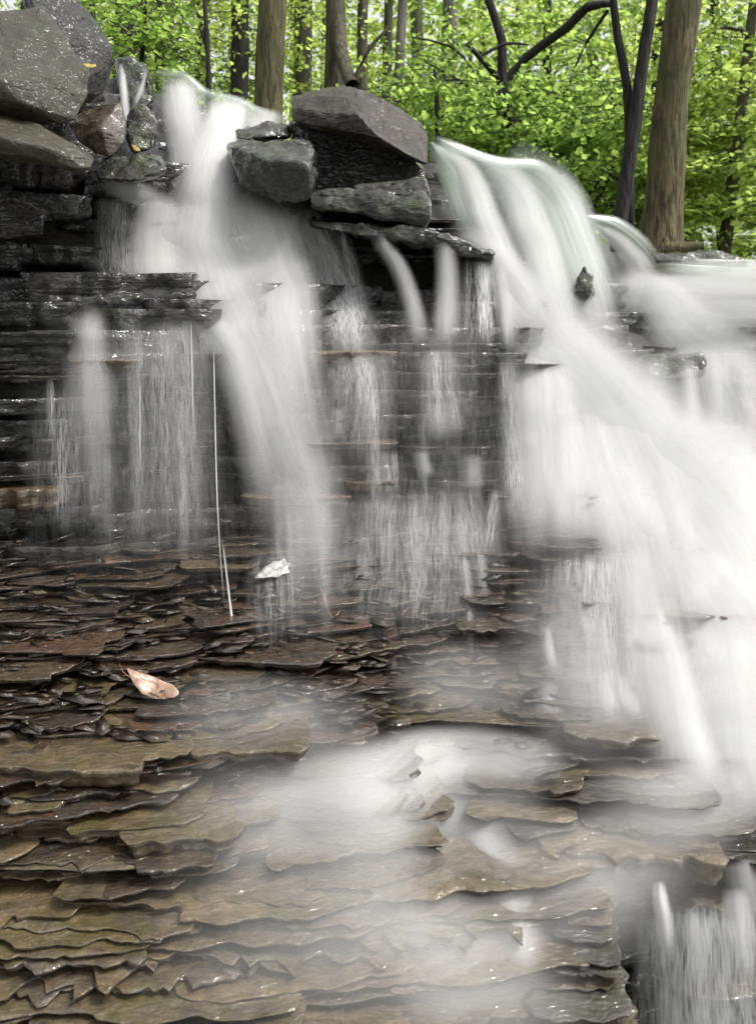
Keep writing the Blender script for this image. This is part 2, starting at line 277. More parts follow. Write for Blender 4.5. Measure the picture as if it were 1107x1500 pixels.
# ------------------------------------------------------------------ slate slabs, laid layer on layer
def slab_mesh(wd, dp, t, seed, jag=.02, n_front=34, lump=.004):
    r = np.random.default_rng(seed); n_front = int(np.clip(wd / .015, 24, 60))
    u = np.linspace(-1, 1, n_front); L = wd / 2
    L0 = L; L = L * r.uniform(.6, 1.9); jag = min(jag * r.choice([.35, .8, 1.1, 1.4]), wd * .05)
    fr = jag * 1.6 * np.abs(vnoise1(u * L / .07 + 40, seed, 2)) + jag * 2.0 * np.abs(vnoise1(u * L / .19 + 9, seed + 5, 1)) + jag * .35 * vnoise1(u * L / .018 + 3, seed + 8, 2) - jag
    if r.random() < .55:
        kn = np.sort(r.uniform(-1, 1, r.integers(3, 9))); fr = .45 * fr + np.interp(u, kn, r.uniform(-1, 1, len(kn))) * min(.03, L0 * .12)
    L = L0
    skew = r.uniform(-.14, .14) * min(dp, wd) * .5
    ends = np.abs(u) ** r.uniform(4, 9) * min(dp * .35, L * .6) * r.uniform(.1, .45)
    front = np.stack([u * L, fr + ends + skew * u], -1)
    ns = 5; s = np.linspace(0, 1, ns + 2)[1:-1]
    rt = np.stack([L + .012 * r.normal(size=ns), front[-1, 1] + s * (dp - front[-1, 1])], -1)
    bu = np.linspace(1, -1, 7); bk = np.stack([bu * L * .95, np.full(7, dp)], -1)
    lf = np.stack([-L + .012 * r.normal(size=ns), dp + s * (front[0, 1] - dp)], -1)
    O = np.vstack([front, rt, bk, lf]); n = len(O)
    cxm = np.clip(O[:, 0], -(L - min(L, dp / 2) * .98), L - min(L, dp / 2) * .98); C = np.stack([cxm, np.full(n, dp * .5)], -1)
    dr = C - O; ln = np.linalg.norm(dr, axis=1, keepdims=True) + 1e-6; dr /= ln
    e = min(.005, t * .35) if wd > .34 else min(.0022, t * .25)
    uc = min(t, .024); prof = [(min(.1, dp * .3), -t * 1.05), (uc * .95, -t), (uc * .5, -.72 * t), (uc * .6, -.5 * t), (uc * .15, -.3 * t), (0, -.55 * e), (e * .35, -.18 * e), (e, 0), (e * 2.4, .0), (min(.06, dp * .2), 0), (dp * .3, 0), (9, 0)]
    V = []; ph = np.arange(n) * .37
    for j, (ins, z) in enumerate(prof):
        jit = (vnoise1(np.arange(n) / 2.2 + 31 * j, seed + j, 2) * t * .16) if 0 < j < 5 else 0
        a = np.minimum(ins + jit, ln[:, 0])
        p = O + dr * a[:, None] if np.ndim(a) else O + dr * a
        zz_ = np.full(n, z)
        if j >= 7: zz_ = zz_ + lump * (np.array([fnoise((q[0] * 9 + seed, q[1] * 9, seed * .7), 1, 3) for q in p])) * (1 if j > 7 else .6)
        V.append(np.column_stack([p, zz_]))
    k_ = len(prof); V = np.vstack(V)
    F = []
    for j in range(k_ - 1):
        a = j * n + np.arange(n); b = j * n + (np.arange(n) + 1) % n
        F.append(np.stack([a, b, b + n, a + n], -1))
    F = np.vstack(F)
    me = bpy.data.meshes.new('slab')
    me.from_pydata(V.tolist(), [], F.tolist()); return me
AREAS = {}
for nm in ('rock_wall', 'slate_bank', 'rock_shelf'):
    AREAS[nm] = empty(nm, (0, 0, 0)); AREAS[nm]['kind'] = 'structure'
PENDING = []   # (area, size, loc, rot, mesh args, material)
seed = 100
def lay(z, t, zone):
    global seed
    dip = {'rock_shelf': .03, 'slate_bank': .02, 'rock_wall': .0}[zone]
    wr = {'rock_shelf': (.26, .7) if random.random() < .45 else (.07, .28), 'slate_bank': (.09, .36), 'rock_wall': (.12, .5)}[zone]
    dp = {'rock_shelf': .26, 'slate_bank': .2, 'rock_wall': .30}[zone]
    jg = {'rock_shelf': .020, 'slate_bank': .014, 'rock_wall': .014}[zone]
    x = -2.1 - random.random() * .4
    while x < 2.3:
        wd = random.uniform(*wr) * (1 if random.random() < .8 else 1.5); xc = x + wd / 2; zc = z + dip * xc + random.uniform(-.25, .25) * t
        if zone == 'rock_shelf' and zc < -1.17 and xc < .52 and xc + .64 * wd > .50: wd = max(.06, (.50 - xc) / .64)
        if zc < zlip(xc) - .06:
            yf = float(Ysurf(xc, zc - t * .5)); sl = float(Ysurf(xc + wd * .4, zc) - Ysurf(xc - wd * .4, zc)) / (wd * .8)
            pr = random.uniform(-.05, .05); big = zone != 'slate_bank'
            if zone == 'rock_wall':
                pr = random.uniform(-.03, .05)
                if random.random() < .14 and xc < .45: pr = -.06
                if xc > .5: pr += .05
                if zc > zlip(xc) - .32: pr += .14
                if .02 < xc < .5 and -.1 < zc < .35: pr += .06
            tt = t * random.uniform(.75, 1.15)
            if yf < ylip(xc) + .05:
                PENDING.append((zone, wd, (xc, yf + pr, zc), (random.uniform(-.015, .02) if big else random.uniform(-.06, .09), (random.uniform(-.02, .02) if big else random.uniform(-.07, .07)) - dip, max(-.8, min(.8, math.atan(sl))) * (.85 if zone == 'rock_wall' else .4) + (random.uniform(-.1, .1) if big else random.uniform(-.4, .4))), (wd * 1.28, dp, tt, seed, jg * (.7 + random.random() * .8)), None))
                seed += 1
        x += wd
z = -1.72
while z < 1.05:
    if z < -.90: t = random.uniform(.007, .016) if random.random() < .8 else random.uniform(.018, .034); lay(z, t, 'rock_shelf')
    elif z < -.66: t = random.uniform(.007, .018); lay(z, t, 'slate_bank')
    else: t = random.uniform(.03, .12) if random.random() < .7 else random.uniform(.012, .025); lay(z, t, 'rock_wall')
    z += t
def in_frame(p, m=40):
    x, y, zz_ = p
    if y < .3: return False
    f = y * math.cos(PITCH) - zz_ * math.sin(PITCH); b = y * math.sin(PITCH) + zz_ * math.cos(PITCH)
    px = PW / 2 + FPX * x / f; py = PH / 2 - FPX * b / f
    return -m < px < PW + m and -m < py < PH + m
from mathutils import Euler, Matrix
def ledge(px0, px1, py, th, d, mat, area='rock_wall', dp=.30, jag=.012, roll=0, pitchx=.0):
    """a named ledge whose front top edge runs from px0 to px1 at depth d"""
    global seed
    d = float(np.min(hit(np.linspace(px0, px1, 7).clip(0, 1107), np.full(7, py)))) * .5 + .5 * float(np.mean(hit(np.linspace(px0, px1, 7).clip(0, 1107), np.full(7, py)))) - (.09 if mat is M_TANLIT else .05 if area == 'rock_wall' else .07); ledge.n += 1
    a, b = at(px0, py, d), at(px1, py, d); wd = b.x - a.x; t = th * d / FPX
    me = slab_mesh(wd, dp, t, seed, jag, 34); seed += 1
    o = link('slab', me, mat, AREAS[area]); o.location = ((a.x + b.x) / 2, d, (a.z + b.z) / 2); o.rotation_euler = (pitchx, roll, 0); return o
ledge.n = 0
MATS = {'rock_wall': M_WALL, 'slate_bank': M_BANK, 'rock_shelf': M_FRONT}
COUNT = {k_: 0 for k_ in AREAS}; REST = {k_: [] for k_ in AREAS}
for zone, wd, loc, rot, args, _ in sorted(PENDING, key=lambda q: -q[1] / q[2][1]):
    me = slab_mesh(*args)
    if in_frame(loc) and COUNT[zone] < 290:
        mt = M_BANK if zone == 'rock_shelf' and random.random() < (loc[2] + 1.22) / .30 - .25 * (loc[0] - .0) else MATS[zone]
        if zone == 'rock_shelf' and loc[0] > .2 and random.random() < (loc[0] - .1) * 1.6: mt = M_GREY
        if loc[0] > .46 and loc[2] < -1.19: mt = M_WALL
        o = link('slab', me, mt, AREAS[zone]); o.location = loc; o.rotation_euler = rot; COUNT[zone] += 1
    else:
        me.transform(Matrix.Translation(loc) @ Euler(rot).to_matrix().to_4x4()); REST[zone].append(me)
for zone, ms in REST.items():
    bm = bmesh.new()
    for me in ms: bm.from_mesh(me); bpy.data.meshes.remove(me)
    me = bpy.data.meshes.new('slab_layers'); bm.to_mesh(me); bm.free()
    o = link('slab_layers', me, MATS[zone], AREAS[zone]); o['kind'] = 'stuff'
# ledges that can be picked out one by one
for a in [(-60,106,442,34,3.1,M_WALL),(-60,104,486,20,3.12,M_WALL),(96,192,528,13,3.2,M_TANLIT),(108,312,452,46,3.3,M_WALL),(250,312,478,18,3.28,M_WALL),
          (516,736,503,17,3.42,M_WALL),(520,720,516,24,3.44,M_WALL),(428,582,515,18,3.33,M_TANLIT),(598,742,580,15,3.33,M_WALL),(70,182,650,8,3.1,M_WALL),(196,304,655,10,3.16,M_WALL),
          (450,578,650,10,3.2,M_TANLIT),(398,452,646,12,3.17,M_WALL),(574,745,704,30,3.2,M_WALL),(504,582,706,16,3.18,M_TANLIT),(350,515,728,15,3.1,M_TANLIT),(580,720,655,14,3.25,M_WALL),
          (80,120,698,12,3.02,M_TANLIT),(-70,82,718,34,2.85,M_TANLIT),(110,300,575,10,3.22,M_WALL),(300,430,580,10,3.24,M_WALL),(260,372,832,8,2.98,M_TANLIT),(555,690,798,10,3.05,M_BANK),(640,770,812,16,3.02,M_BANK)]:
    ledge(*a)
for a in [(205,450,1105,22,2.12,M_FRONT,'rock_shelf'),(-60,205,1128,34,2.0,M_FRONT,'rock_shelf'),(165,345,1236,30,1.93,M_FRONT,'rock_shelf'),(830,982,1082,22,2.22,M_FRONT,'rock_shelf'),
          (800,1070,1262,44,1.93,M_FRONT,'rock_shelf'),(920,1075,1330,12,1.84,M_FRONT,'rock_shelf')]:
    ledge(*a, dp=.26, jag=.018)
# small broken shards strewn over the bank, too small to pick apart
rr = np.random.default_rng(3); n_ = 700
px = rr.uniform(-40, 860, n_); py = np.where(rr.random(n_) < .8, rr.normal(950, 80, n_), rr.uniform(690, 1180, n_)).clip(690, 1220)
d_ = hit(px.clip(0, 1107), py, rr.uniform(.0, .07, n_)); C_ = ray(px, py) * d_[:, None]
az = rr.normal(0, .5, n_); sz = .008 + .022 * rr.random(n_) ** 1.6; kx = 6
ang = np.arange(kx) / kx * 6.283 + rr.uniform(-.35, .35, (n_, kx)); rad = sz[:, None] * rr.uniform(.5, 1.25, (n_, kx))
lx = np.cos(ang) * rad * 2.3; ly = np.sin(ang) * rad; ca, sa = np.cos(az)[:, None], np.sin(az)[:, None]
qx = lx * ca - ly * sa; qy = lx * sa + ly * ca; tx_ = rr.normal(.08, .12, n_)[:, None]; ty_ = rr.normal(0, .12, n_)[:, None]
qz = qx * ty_ + qy * tx_; th_ = (sz * rr.uniform(.06, .13, n_))[:, None]
topv = np.stack([qx, qy, qz], -1); botv = np.stack([qx * .9, qy * .9, qz - th_], -1)
V_ = (np.concatenate([topv, botv], 1) + C_[:, None]).reshape(-1, 3); b_ = np.arange(n_)[:, None] * (2 * kx)
fl = [[0, 1, 2, 3], [0, 3, 4, 5]] + [[i, i + kx, (i + 1) % kx + kx, (i + 1) % kx] for i in range(kx)]
F_ = np.concatenate([b_ + np.array([f]) for f in fl], 1).reshape(-1, 4)
o = link('slate_chips', mesh_np('slate_chips', V_, F_), M_BANK, AREAS['slate_bank'], smooth=False); o['kind'] = 'stuff'
#@@ROCKS
# ------------------------------------------------------------------ boulders
def boulder(name, pts, back, mat, label, cat='boulder', group=None, amp=.012, bev=.007, cell=.024, sc_=7.0):
    """convex stone through front points (px, py, depth); back: (shrink, extra depth) copies of the outline"""
    V = [at(*p) for p in pts]; c = sum(V, Vector()) / len(V)
    allv = list(V)
    for sh, dd in back:
        for v in V:
            q = c + (v - c) * sh * (1 + dd / c.y) + c.normalized() * dd; allv.append(q)
    bm = bmesh.new()
    for v in allv: bm.verts.new(v)
    r = bmesh.ops.convex_hull(bm, input=bm.verts)
    bmesh.ops.delete(bm, geom=list({g_ for g_ in r['geom_interior'] + r['geom_unused'] if isinstance(g_, bmesh.types.BMVert)}), context='VERTS')
    bmesh.ops.dissolve_limit(bm, angle_limit=.12, verts=bm.verts, edges=bm.edges)
    bmesh.ops.bevel(bm, geom=bm.edges[:] + bm.verts[:], offset=bev, segments=2, profile=.6, affect='EDGES', clamp_overlap=True)
    bmesh.ops.triangulate(bm, faces=bm.faces)
    for _ in range(7):
        es = [e for e in bm.edges if e.calc_length() > cell]
        if not es or len(bm.verts) > 14000: break
        bmesh.ops.subdivide_edges(bm, edges=es, cuts=1); bmesh.ops.triangulate(bm, faces=[f for f in bm.faces if len(f.verts) > 3])
    bmesh.ops.remove_doubles(bm, verts=bm.verts, dist=.0008)
    bm.normal_update(); off = Vector((hash(label) % 97, 3, 5)) if False else Vector((len(label) * 1.7, 3, len(pts) * 2.3))
    for v in bm.verts:
        p_ = v.co + off; d = mnoise.fractal(p_ * sc_, .7, 2.2, 6) * amp * 1.3
        d -= max(0, .12 - abs(mnoise.noise(p_ * 3.1))) * amp * 3.0
        v.co += v.normal * d
    bmesh.ops.recalc_face_normals(bm, faces=bm.faces)
    me = bpy.data.meshes.new(name); bm.to_mesh(me); bm.free()
    o = link(name, me, mat); me.transform(Matrix.Translation(-c)); o.location = c
    return tag(o, label, cat, group)
boulder('boulder', [(-160,20,3.1),(0,22,3.12),(62,14,3.2),(102,58,3.14),(106,86,3.1),(134,106,3.06),(128,140,3.02),(112,176,2.98),(88,184,2.96),(30,150,2.88),(0,118,2.86),(-160,130,2.86),(-150,180,2.98),(0,172,3.02)], [(.75, .45)], M_BOULDER, 'big olive grey boulder with a broad flat face above the long slab stone', amp=.008)
boulder('boulder', [(20,-30,3.45),(112,-6,3.45),(140,30,3.44),(166,72,3.42),(168,92,3.42),(152,140,3.4),(122,156,3.36),(96,130,3.26),(90,60,3.3),(40,-10,3.3)], [(.8, .5)], M_BOULDER_D, 'dark grey boulder standing behind the big flat-faced boulder, highest of the pile', amp=.009)
boulder('boulder', [(-140,168,2.95),(0,166,2.95),(62,186,2.92),(108,212,2.88),(142,232,2.84),(136,248,2.82),(110,250,2.8),(40,232,2.76),(0,220,2.76),(-140,214,2.8),(0,200,2.74),(70,216,2.76)], [(.9, .4)], M_BOULDER, 'long lens-shaped grey slab stone lying under the boulder pile', 'rock', amp=.008, bev=.008)
boulder('rock', [(102,182,3.3),(122,162,3.32),(150,152,3.34),(176,150,3.3),(186,180,3.26),(182,210,3.22),(160,230,3.2),(140,226,3.2),(118,210,3.2),(148,186,3.16)], [(.8, .35)], M_TANROCK, 'small angular tan rock wedged beside the long slab stone', 'rock', amp=.006, bev=.008, cell=.018, sc_=12)
boulder('rock', [(172,88,4.3),(190,84,4.3),(212,96,4.26),(222,118,4.24),(224,150,4.22),(198,166,4.2),(178,150,4.22),(174,120,4.26)], [(.8, .4)], M_MOSSY, 'black wet rock at the lip left of the upper cascade', 'rock', amp=.02, bev=.01, cell=.022, sc_=10)
boulder('rock', [(190,160,3.7),(206,152,3.72),(226,170,3.7),(232,196,3.68),(226,216,3.66),(196,224,3.64),(186,190,3.66)], [(.8, .35)], M_MOSSY, 'glossy black rock between the tan rock and the white cascade', 'rock', amp=.015, bev=.008, cell=.02, sc_=12)
boulder('rock', [(142,246,3.5),(172,232,3.5),(206,226,3.48),(236,232,3.46),(246,250,3.44),(200,264,3.42),(146,262,3.44)], [(.9, .35)], M_MOSSY, 'low wet ledge rock under the tan rock at the cascade edge', 'rock', amp=.012, bev=.008, cell=.02, sc_=12)
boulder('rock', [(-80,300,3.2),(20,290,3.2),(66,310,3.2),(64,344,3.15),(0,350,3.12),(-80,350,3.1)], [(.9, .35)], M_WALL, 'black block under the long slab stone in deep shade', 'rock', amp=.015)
boulder('boulder', [(336,214,3.86),(372,206,3.84),(456,208,3.72),(464,226,3.64),(462,262,3.62),(448,296,3.64),(400,292,3.7),(350,270,3.8),(338,240,3.84),(400,238,3.6),(452,240,3.56)], [(.92, .4)], M_MOSSY, 'mossy green block with a rounded end jutting out of the white water', amp=.014, bev=.01, cell=.025, sc_=9)
boulder('rock', [(344,190,4.1),(400,178,4.12),(422,184,4.1),(424,202,4.06),(350,206,4.04),(390,200,4.0)], [(.9, .4)], M_MOSSY, 'flat mossy rock behind the rounded green block', 'rock', amp=.012, bev=.01, cell=.025, sc_=10)
cap = boulder('capstone', [(428,148,4.1),(430,142,4.12),(500,127,4.2),(522,131,4.1),(570,150,4.1),(618,184,4.08),(626,206,3.98),(624,240,3.9),(600,228,3.86),(556,202,3.86),(524,168,3.9),(506,142,4.02),(430,176,4.05),(428,160,4.06)], [(.92, .55)], M_CAP, 'big brown capstone with a sloping face between the two falls', 'rock', amp=.009, bev=.01, sc_=11)
boulder('rock', [(424,180,4.22),(520,176,4.22),(600,236,4.2),(624,248,4.2),(620,282,4.2),(440,282,4.2)], [(.95, .4)], M_WALL, 'black overhung rock in the hollow below the brown capstone', 'rock', amp=.012)  # fills the deep recess; its shade is put into the near-black colour
boulder('slab_stone', [(518,272,3.84),(610,260,3.82),(622,262,3.8),(630,284,3.78),(626,292,3.8),(520,282,3.84)], [(.95, .4)], M_MOSSY, 'thin wedge of slate lying on the thick wet slab below the capstone', 'slab', amp=.006, bev=.006, cell=.02, sc_=12)
boulder('slab_stone', [(452,282,3.8),(480,276,3.8),(560,282,3.74),(622,280,3.72),(632,296,3.68),(630,318,3.68),(622,332,3.7),(580,322,3.72),(500,312,3.76),(456,304,3.78)], [(.97, .4)], M_MOSSY, 'thick wet mossy slab under the thin wedge and the capstone', 'slab', amp=.010, bev=.012, cell=.022, sc_=10)
boulder('slab_stone', [(456,322,3.78),(520,326,3.74),(620,338,3.7),(668,350,3.72),(722,372,3.74),(722,386,3.74),(660,370,3.72),(600,352,3.7),(520,344,3.74),(456,330,3.78)], [(.98, .4)], M_MOSSY, 'sloping dripping ledge slab above the black hollow', 'slab', amp=.012, bev=.008, cell=.022, sc_=12)
boulder('rock', [(846,404,4.0),(856,390,4.0),(866,404,3.98),(868,430,3.96),(858,442,3.96),(846,430,3.98)], [(.9, .3)], M_MOSSY, 'small dark rock poking through the great white fall', 'rock', amp=.02, bev=.01, cell=.02, sc_=10)
boulder('rock', [(958,374,5.0),(1000,370,5.0),(1050,368,4.98),(1092,380,4.96),(1094,390,4.95),(1020,390,4.95),(962,384,4.95)], [(.95, .4)], M_MOSSY, 'low green wet ledge at the foot of the leaning trunk', 'rock', amp=.012, bev=.008, cell=.03)
boulder('rock', [(916,530,3.85),(940,520,3.86),(1030,516,3.84),(1036,530,3.8),(1030,552,3.78),(980,556,3.78),(930,546,3.8)], [(.95, .4)], M_MOSSY, 'dark flat rock below the pale pool sheet on the great fall', 'rock', amp=.005, bev=.01, cell=.03)
boulder('rock', [(1010,560,3.8),(1100,556,3.78),(1140,600,3.74),(1110,650,3.66),(1020,640,3.68),(1006,600,3.74)], [(.9, .3)], M_MOSSY, 'dark rock face behind the thin threads under the flat rock', 'rock', amp=.02, bev=.015, cell=.03)
#@@WATER
# ------------------------------------------------------------------ falling water
WATER = {}
wseed = 0
DENS = {'left_veil': .54, 'middle_veil': .50, 'upper_left': .8, 'great_fall': .95, 'main_left': .8, 'corner_veil': 1.15, 'pool_sheet': .85, 'splash': .76}
def ribbon(key, mat, path, off=.05, nl=1, feather=1.9, bulge=.03, nu=13, pe=0):
    """a sheet of falling water along a path of (px, py, half width px, density[, depth])"""
    global wseed
    if mat is W_MIST and nl > 0:
        for i_, o_ in enumerate((.04, .09, .15, .22)): ribbon(key, mat, [tuple(p)[:3] + (p[3] * .22,) for p in path], o_, -1, .8, 0, 21, 1)
        return
    nl = abs(nl); dk = DENS.get(key, 1.0)
    path = np.array([tuple(p) + ((np.nan,) if len(p) == 4 else ()) for p in path], float)
    for layer in range(nl):
        wseed += 1
        seg = np.hypot(np.diff(path[:, 0]), np.diff(path[:, 1])); s = np.append(0, np.cumsum(seg)); nv = max(8, int(s[-1] / 9))
        q = np.linspace(0, s[-1], nv)
        def cr(col):   # smooth interpolation
            y = path[:, col]
            m = np.gradient(y, s) if len(s) > 2 else np.full(len(s), (y[-1] - y[0]) / s[-1])
            i = np.clip(np.searchsorted(s, q, 'right') - 1, 0, len(s) - 2); h = s[i + 1] - s[i]; t = (q - s[i]) / h
            return (2*t**3-3*t**2+1)*y[i] + (t**3-2*t**2+t)*h*m[i] + (-2*t**3+3*t**2)*y[i+1] + (t**3-t**2)*h*m[i+1]
        px, py = cr(0), cr(1); hw = np.interp(q, s, path[:, 2]); de = np.interp(q, s, path[:, 3])
        px = px + layer * 3.0 * vnoise1(q / 60, wseed, 2)
        tx, ty = np.gradient(px), np.gradient(py); ln = np.hypot(tx, ty) + 1e-6; nx, ny = ty / ln, -tx / ln
        if np.isnan(path[:, 4]).all(): dep = hit(px, py, off + layer * .02)
        else:
            dv = path[:, 4].copy(); mk = np.isnan(dv)
            if mk.any(): dv[mk] = hit(path[mk, 0], path[mk, 1], off)
            dep = np.interp(q, s, dv) - layer * .02
        ker = np.ones(7) / 7; pad = np.pad(dep, 3, 'edge'); dep = np.convolve(pad, ker, 'valid')
        u = np.linspace(-1, 1, nu)
        PX = px[:, None] + nx[:, None] * u * hw[:, None]; PY = py[:, None] + ny[:, None] * u * hw[:, None]
        if pe:
            PDp = hit(PX, PY, off + layer * .02)
            for _ in range(3):
                for ax in (0, 1):
                    kk = min(7, PDp.shape[ax] // 2 * 2 - 1); pp = np.pad(PDp, [(kk // 2, kk // 2) if a_ == ax else (0, 0) for a_ in (0, 1)], 'edge')
                    PDp = np.mean([np.take(pp, range(j_, j_ + PDp.shape[ax]), ax) for j_ in range(kk)], 0)
        else: PDp = np.repeat(dep[:, None], nu, 1)
        PDp = PDp + bulge * u[None] ** 2
        V = ray(PX, PY) * PDp[..., None]
        step = np.append(0, np.cumsum(np.linalg.norm(np.diff(V[:, nu // 2], axis=0), axis=1)))
        halfm = hw * dep / FPX
        flow = np.stack([u[None] * np.maximum(halfm.mean(), 1e-4) * (.6 + .4 * halfm[:, None] / halfm.mean()) + wseed * 7.7, np.repeat(step[:, None], nu, 1) + wseed * 3.1, np.full((nv, nu), wseed * 1.3)], -1)
        edge = (1 - np.abs(u)) ; edge = (1 - u ** 2) ** (feather + .6)
        tp_ = np.sin(np.pi * np.clip(q / s[-1], 0, 1)) ** 1.3 * 1.15 if mat is W_MIST else sstep(0, .13, q / s[-1]) * sstep(0, .38, 1 - q / s[-1]); D = de[:, None] * edge[None] * tp_[:, None] * 1.15 * dk / (1 if nl == 1 else nl * .8)
        WATER.setdefault((key, mat.name), []).append((V.reshape(-1, 3), (nv, nu), flow.reshape(-1, 3), D.ravel()))
G = lambda *a, **k_: ribbon('upper_left', W_WHITE, *a, **k_)
# upper left cascade
ribbon('upper_left', W_WHITE, [(268,112,26,.2,4.42),(266,122,34,.9,4.36),(268,150,38,1.0,4.28),(282,220,46,1.0,4.12),(300,300,60,1.1,3.9)], nl=2)
ribbon('upper_left', W_WHITE, [(338,138,30,.5,4.40),(336,158,40,1.1,4.22),(324,200,44,1.1,4.06),(306,260,50,1.0,3.9),(310,340,60,.8,3.8)], nl=2)
ribbon('upper_left', W_WHITE, [(394,158,30,.4,4.40),(390,176,36,1.0,4.22),(378,206,34,.9,4.1),(346,246,30,.7,3.98)])
ribbon('upper_left', W_GLASS, [(222,112,10,.5,4.5),(262,112,12,.7,4.46),(300,140,12,.7,4.46),(340,150,12,.8,4.46),(385,170,12,.8,4.46),(424,182,10,.6,4.46)], feather=.8)
ribbon('upper_left', W_WHITE, [(176,92,5,.5,4.26),(180,120,8,.8,4.2),(184,160,9,.6,4.0),(188,225,11,.4,3.55)])
ribbon('upper_left', W_WHITE, [(214,100,4,.3,4.2),(208,128,6,.5,4.14),(194,160,8,.3,4.0)])
ribbon('upper_left', W_VEIL, [(414,180,12,.5,4.3),(412,215,10,.4,4.22)])
# main left fan
ribbon('main_left', W_WHITE, [(300,250,40,.7),(296,300,75,1.2),(300,350,105,1.2),(318,410,110,1.1),(345,470,85,.8),(375,540,74,.75),(410,640,68,.6),(440,760,66,.38),(455,860,66,.2),(465,980,64,.06)], off=.10, nl=3, bulge=.05)
ribbon('main_left', W_WHITE, [(360,250,36,.4),(375,300,60,.8),(395,370,66,.9),(420,450,60,.7),(440,560,44,.35),(470,700,40,.2),(490,900,36,.06)], off=.09, nl=2)
ribbon('main_left', W_WHITE, [(225,280,34,.4),(226,330,52,.65),(228,400,60,.65),(232,440,64,.7)], off=.06, nl=2)
ribbon('main_left', W_VEIL, [(165,285,36,.25),(163,350,44,.35),(165,430,46,.35)], off=.06)
ribbon('main_left', W_WHITE, [(150,262,20,.4),(190,282,24,.5),(240,296,24,.6)], off=.08)
ribbon('main_left', W_VEIL, [(440,300,30,.5),(478,380,44,.7),(510,480,46,.55),(525,560,46,.2)], off=.10, nl=2)
ribbon('main_left', W_VEIL, [(500,330,12,.4),(520,410,16,.5),(528,490,18,.3)], off=.12)
ribbon('main_left', W_WHITE, [(550,345,16,.3,3.72),(582,390,18,.4,3.68),(604,450,20,.45,3.6),(616,520,26,.35,3.45)])
ribbon('main_left', W_WHITE, [(648,350,18,.4,3.72),(655,400,22,.5,3.66),(655,460,26,.45,3.58),(652,522,30,.35,3.42)])
ribbon('main_left', W_VEIL, [(700,382,30,.5,3.76),(702,440,34,.7,3.68),(700,510,36,.5,3.5)])
ribbon('main_left', W_WHITE, [(728,386,14,.4,3.76),(740,440,18,.6,3.68),(748,520,22,.5,3.5)])
0 and ribbon('main_left', W_VEIL, [(470,330,60,.15,3.74),(600,360,60,.2,3.7),(720,400,40,.25,3.7)], feather=1.2)
# over the left ledge
ribbon('left_veil', W_WHITE, [(125,445,28,.7,3.27),(128,470,34,.8,3.22),(130,500,36,.5,3.2),(132,560,48,.5,3.14),(134,640,44,.24,3.06),(138,720,46,.18,3.0),(140,800,48,.08,2.96)], nl=2)
0 and ribbon('left_veil', W_WHITE, [(105,458,16,.1,3.24),(170,450,12,.25,3.27),(240,442,13,.45,3.27),(300,450,12,.35,3.27),(330,470,14,.2,3.25)], feather=1.1)
ribbon('left_veil', W_VEIL, [(230,462,80,.5,3.25),(232,490,86,.6,3.22),(236,580,90,.42,3.16),(240,680,92,.34,3.08),(244,780,96,.22,3.0),(246,850,96,.05,2.9)], nl=3, feather=1.0)
ribbon('left_veil', W_VEIL, [(74,555,7,.4,3.1),(75,600,9,.6,3.06),(76,660,11,.2,3.02)])
ribbon('left_veil', W_VEIL, [(100,560,60,.1,3.1),(100,680,64,.24,3.0),(100,800,66,.12,2.9)], feather=1.0)
ribbon('left_veil', W_WHITE, [(300,462,26,.5,3.25),(330,500,30,.5,3.22),(352,560,34,.4,3.17),(372,660,36,.25,3.1),(395,800,40,.12,3.0)], nl=2)
ribbon('thread', W_WHITE, [(313,500,1.3,.6,3.2),(315,600,1.4,.7,3.12),(318,720,1.6,.8,3.02),(322,800,1.6,.5,2.96),(330,900,2.5,.6,2.8)], bulge=0)
ribbon('thread', W_WHITE, [(326,790,1.8,.3,2.95),(338,890,2.4,.7,2.84),(350,980,3,.5,2.62)], bulge=0)
ribbon('thread', W_WHITE, [(205,560,1.5,.7,3.14),(206,700,1.8,.6,3.04)], bulge=0)
ribbon('thread', W_WHITE, [(280,470,1.5,.6,3.2),(284,640,1.8,.5,3.1)], bulge=0)
# middle veils
0 and ribbon('middle_veil', W_WHITE, [(478,514,26,.3),(520,518,34,.5),(560,538,30,.6),(585,570,26,.4)], off=.07, feather=1.1)
ribbon('middle_veil', W_VEIL, [(520,520,60,.7),(525,560,64,.5),(520,620,66,.3),(515,700,66,.16)], off=.08, nl=2)
ribbon('middle_veil', W_WHITE, [(494,596,14,.5),(494,620,13,.5),(492,645,14,.2)], off=.08)
ribbon('middle_veil', W_VEIL, [(640,510,40,.5),(645,560,46,.4),(648,590,52,.4),(655,645,56,.6)], off=.09, nl=2)
0 and ribbon('middle_veil', W_WHITE, [(600,584,10,.1),(650,586,8,.6),(720,584,9,.4)], off=.08, feather=1.)
ribbon('middle_veil', W_WHITE, [(640,588,34,.35),(645,620,38,.4),(650,648,40,.2)], off=.09)
ribbon('middle_veil', W_VEIL, [(560,660,40,.3),(562,700,44,.4),(560,730,44,.3)], off=.08)
ribbon('middle_veil', W_WHITE, [(615,660,16,.5),(622,690,16,.5),(630,704,18,.2)], off=.09)
ribbon('middle_veil', W_WHITE, [(690,664,26,.4),(690,690,26,.5),(690,725,26,.3)], off=.09)
for x0, x1, h_, d_ in ((648,640,20,.3),(664,690,18,.3),(690,702,18,.3),(728,712,18,.3),(612,600,30,.25),(575,560,32,.2)):
    ribbon('middle_veil', W_VEIL, [(x0,716,h_,d_),((x0+x1)/2,760,h_,d_),(x1,830,h_,d_ * .7)], off=.08)
ribbon('middle_veil', W_WHITE, [(668,740,12,.3),(682,840,12,.35),(688,920,10,.3),(690,980,10,.1)], off=.07)
